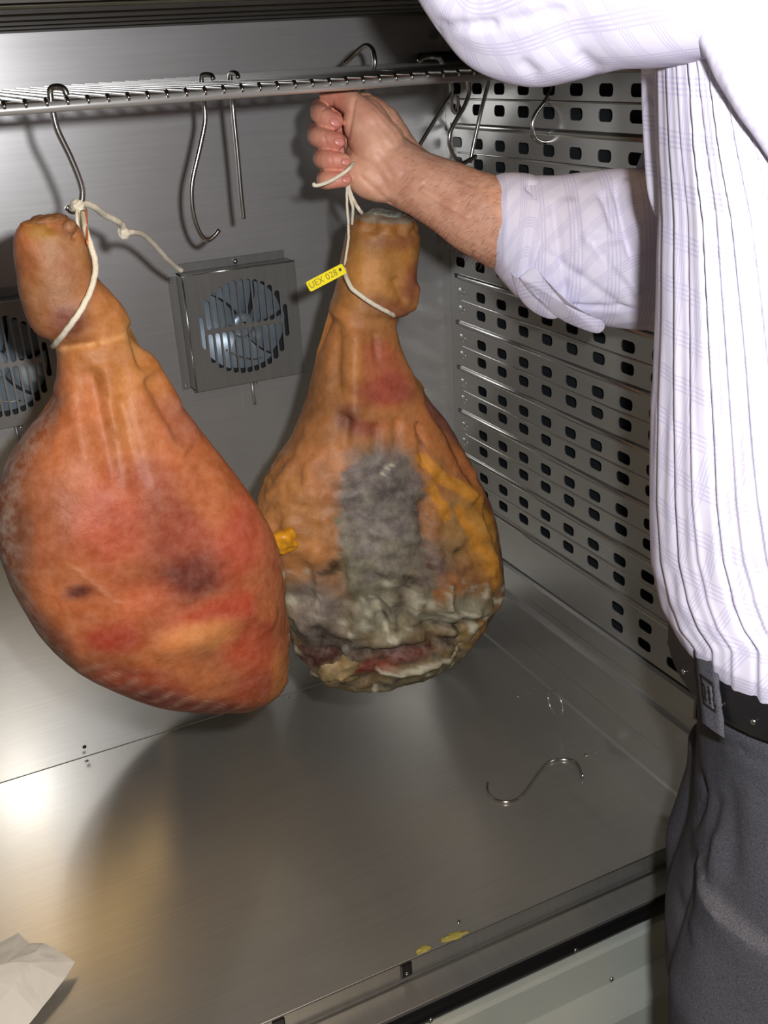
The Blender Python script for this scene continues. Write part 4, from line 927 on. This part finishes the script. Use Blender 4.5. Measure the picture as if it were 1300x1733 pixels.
# belt
BELT_S = fit_ring(.527+DZ, .124, .169, BC, [(1000, 1131), (1090, 1130), (1150, 1138), (1200, 1152)], tilt=.022)
def belt_pts(z, grow, ns=180):
    s = BELT_S
    z += DZ
    a, b = .118+grow, .163+grow
    return [BC+FV*(s+a*math.cos(2*math.pi*k/ns))+RV*(b*math.sin(2*math.pi*k/ns))+ZV*(z-.022*math.cos(2*math.pi*k/ns)) for k in range(ns)]
br = [belt_pts(z, g) for z, g in ((.512, .001), (.510, .0035), (.513, .005), (.527, .0058), (.541, .005), (.5445, .0035), (.543, .001))]
belt = link('belt', mesh_of(*loft(br, False)), 'leather', person, True); belt['label'] = 'black leather belt'
def belt_at(px, z, g):
    ring = belt_pts(z, g, 720); nn = len(ring)
    def sc(k):
        tg_ = ring[(k+1) % nn]-ring[k-1]; nr_ = tg_.cross(ZV); nr_ = nr_ if nr_.dot(ring[k]-BC) > 0 else -nr_
        return abs(proj(ring[k])[0]-px)+(9000 if nr_.dot(CAM-ring[k]) < 0 else 0)
    return ring[min(range(nn), key=sc)]
link('belt_edge', tube(belt_pts(.545, .004, 120)+belt_pts(.545, .004, 120)[:1], .0016, 6), 'leather', belt, True)
# loop of cloth with a small emblem
def strip(px, hw, z0, z1, g, m, name, parent, th=.0015):
    P_ = []
    for z in [z0+(z1-z0)*i/8 for i in range(9)]:
        row = [belt_at(px-hw+2*hw*j/4+(z1-z)*260, z, g) for j in range(5)]; P_.append(row)
    V = [p for r in P_ for p in r]; nrm = [Vector((p.x-BC.x, p.y-BC.y, 0)).normalized() for p in V]; m0 = len(V); V = V+[p+q*th for p, q in zip(V, nrm)]; Fc = []
    for i in range(8):
        for j in range(4):
            q = i*5+j; Fc.append((q, q+1, q+6, q+5)); Fc.append((m0+q+5, m0+q+6, m0+q+1, m0+q))
    for i in range(8): Fc.append((i*5, (i+1)*5, m0+(i+1)*5, m0+i*5)); Fc.append((i*5+4, m0+i*5+4, m0+(i+1)*5+4, (i+1)*5+4))
    return link(name, mesh_of(V, Fc), m, parent, True)
lpz = strip(1194, 20, .502, .556, .0075, 'wool', 'belt_loop', tro)
strip(1196, 11.5, .517, .538, .0092, 'leather', 'emblem_frame', lpz, .0004); strip(1196, 8.5, .5195, .5355, .0096, 'wool', 'emblem_field', lpz, .0004)
for dx in (-4, 3): strip(1196+dx, 1.6, .5215, .5335, .0100, 'leather', 'emblem_mark', lpz, .0003)
for px in (1157, 1220, 1275): screw('eyelet', belt_at(px, .523, .0068), (belt_at(px, .523, .0068)-BC)*Vector((1, 1, 0)) if False else Vector((belt_at(px, .523, .0068).x-BC.x, belt_at(px, .523, .0068).y-BC.y, 0)).normalized(), .0021, belt)
fr = BC+FV*(BELT_S+.112)+ZV*(.507+DZ)
bk = [fr+RV*x+ZV*z+FV*(.004-abs(x)*.12) for x, z in ((-.024, -.018), (-.024, .018), (-.018, .022), (.018, .022), (.024, .018), (.024, -.018), (.018, -.022), (-.018, -.022), (-.024, -.018))]
buckle = link('buckle', tube(bk, .0028, 8), 'rod', belt, True)
link('prong', tube([fr-RV*.024+FV*.004, fr+FV*.009, fr+RV*.026+FV*.004], .0018, 8), 'rod', buckle, True)
for s in (-1, 1):
    c = BC+RV*s*0.085+FV*(interp(tr_fit, .14)+.06)+ZV*GZ; rs = []
    for i in range(17):
        u_ = i/16; x = -.13+.28*u_; w_ = .034+.012*math.sin(math.pi*min(1, u_*1.15))-.026*sstep(.85, 1, u_); h_ = .085-.05*sstep(.3, .75, u_)-.015*sstep(.85, 1, u_)
        rs.append([c+FV*x+RV*w_*math.cos(a)*(1 if math.sin(a) > 0 else 1.05)+ZV*(max(0, .02+(h_-.02)*math.sin(a)) if math.sin(a) > 0 else .02*(1+math.sin(a))) for a in [2*math.pi*k/24 for k in range(24)]])
    link('shoe', mesh_of(*loft(rs)), 'shoe', person, True)
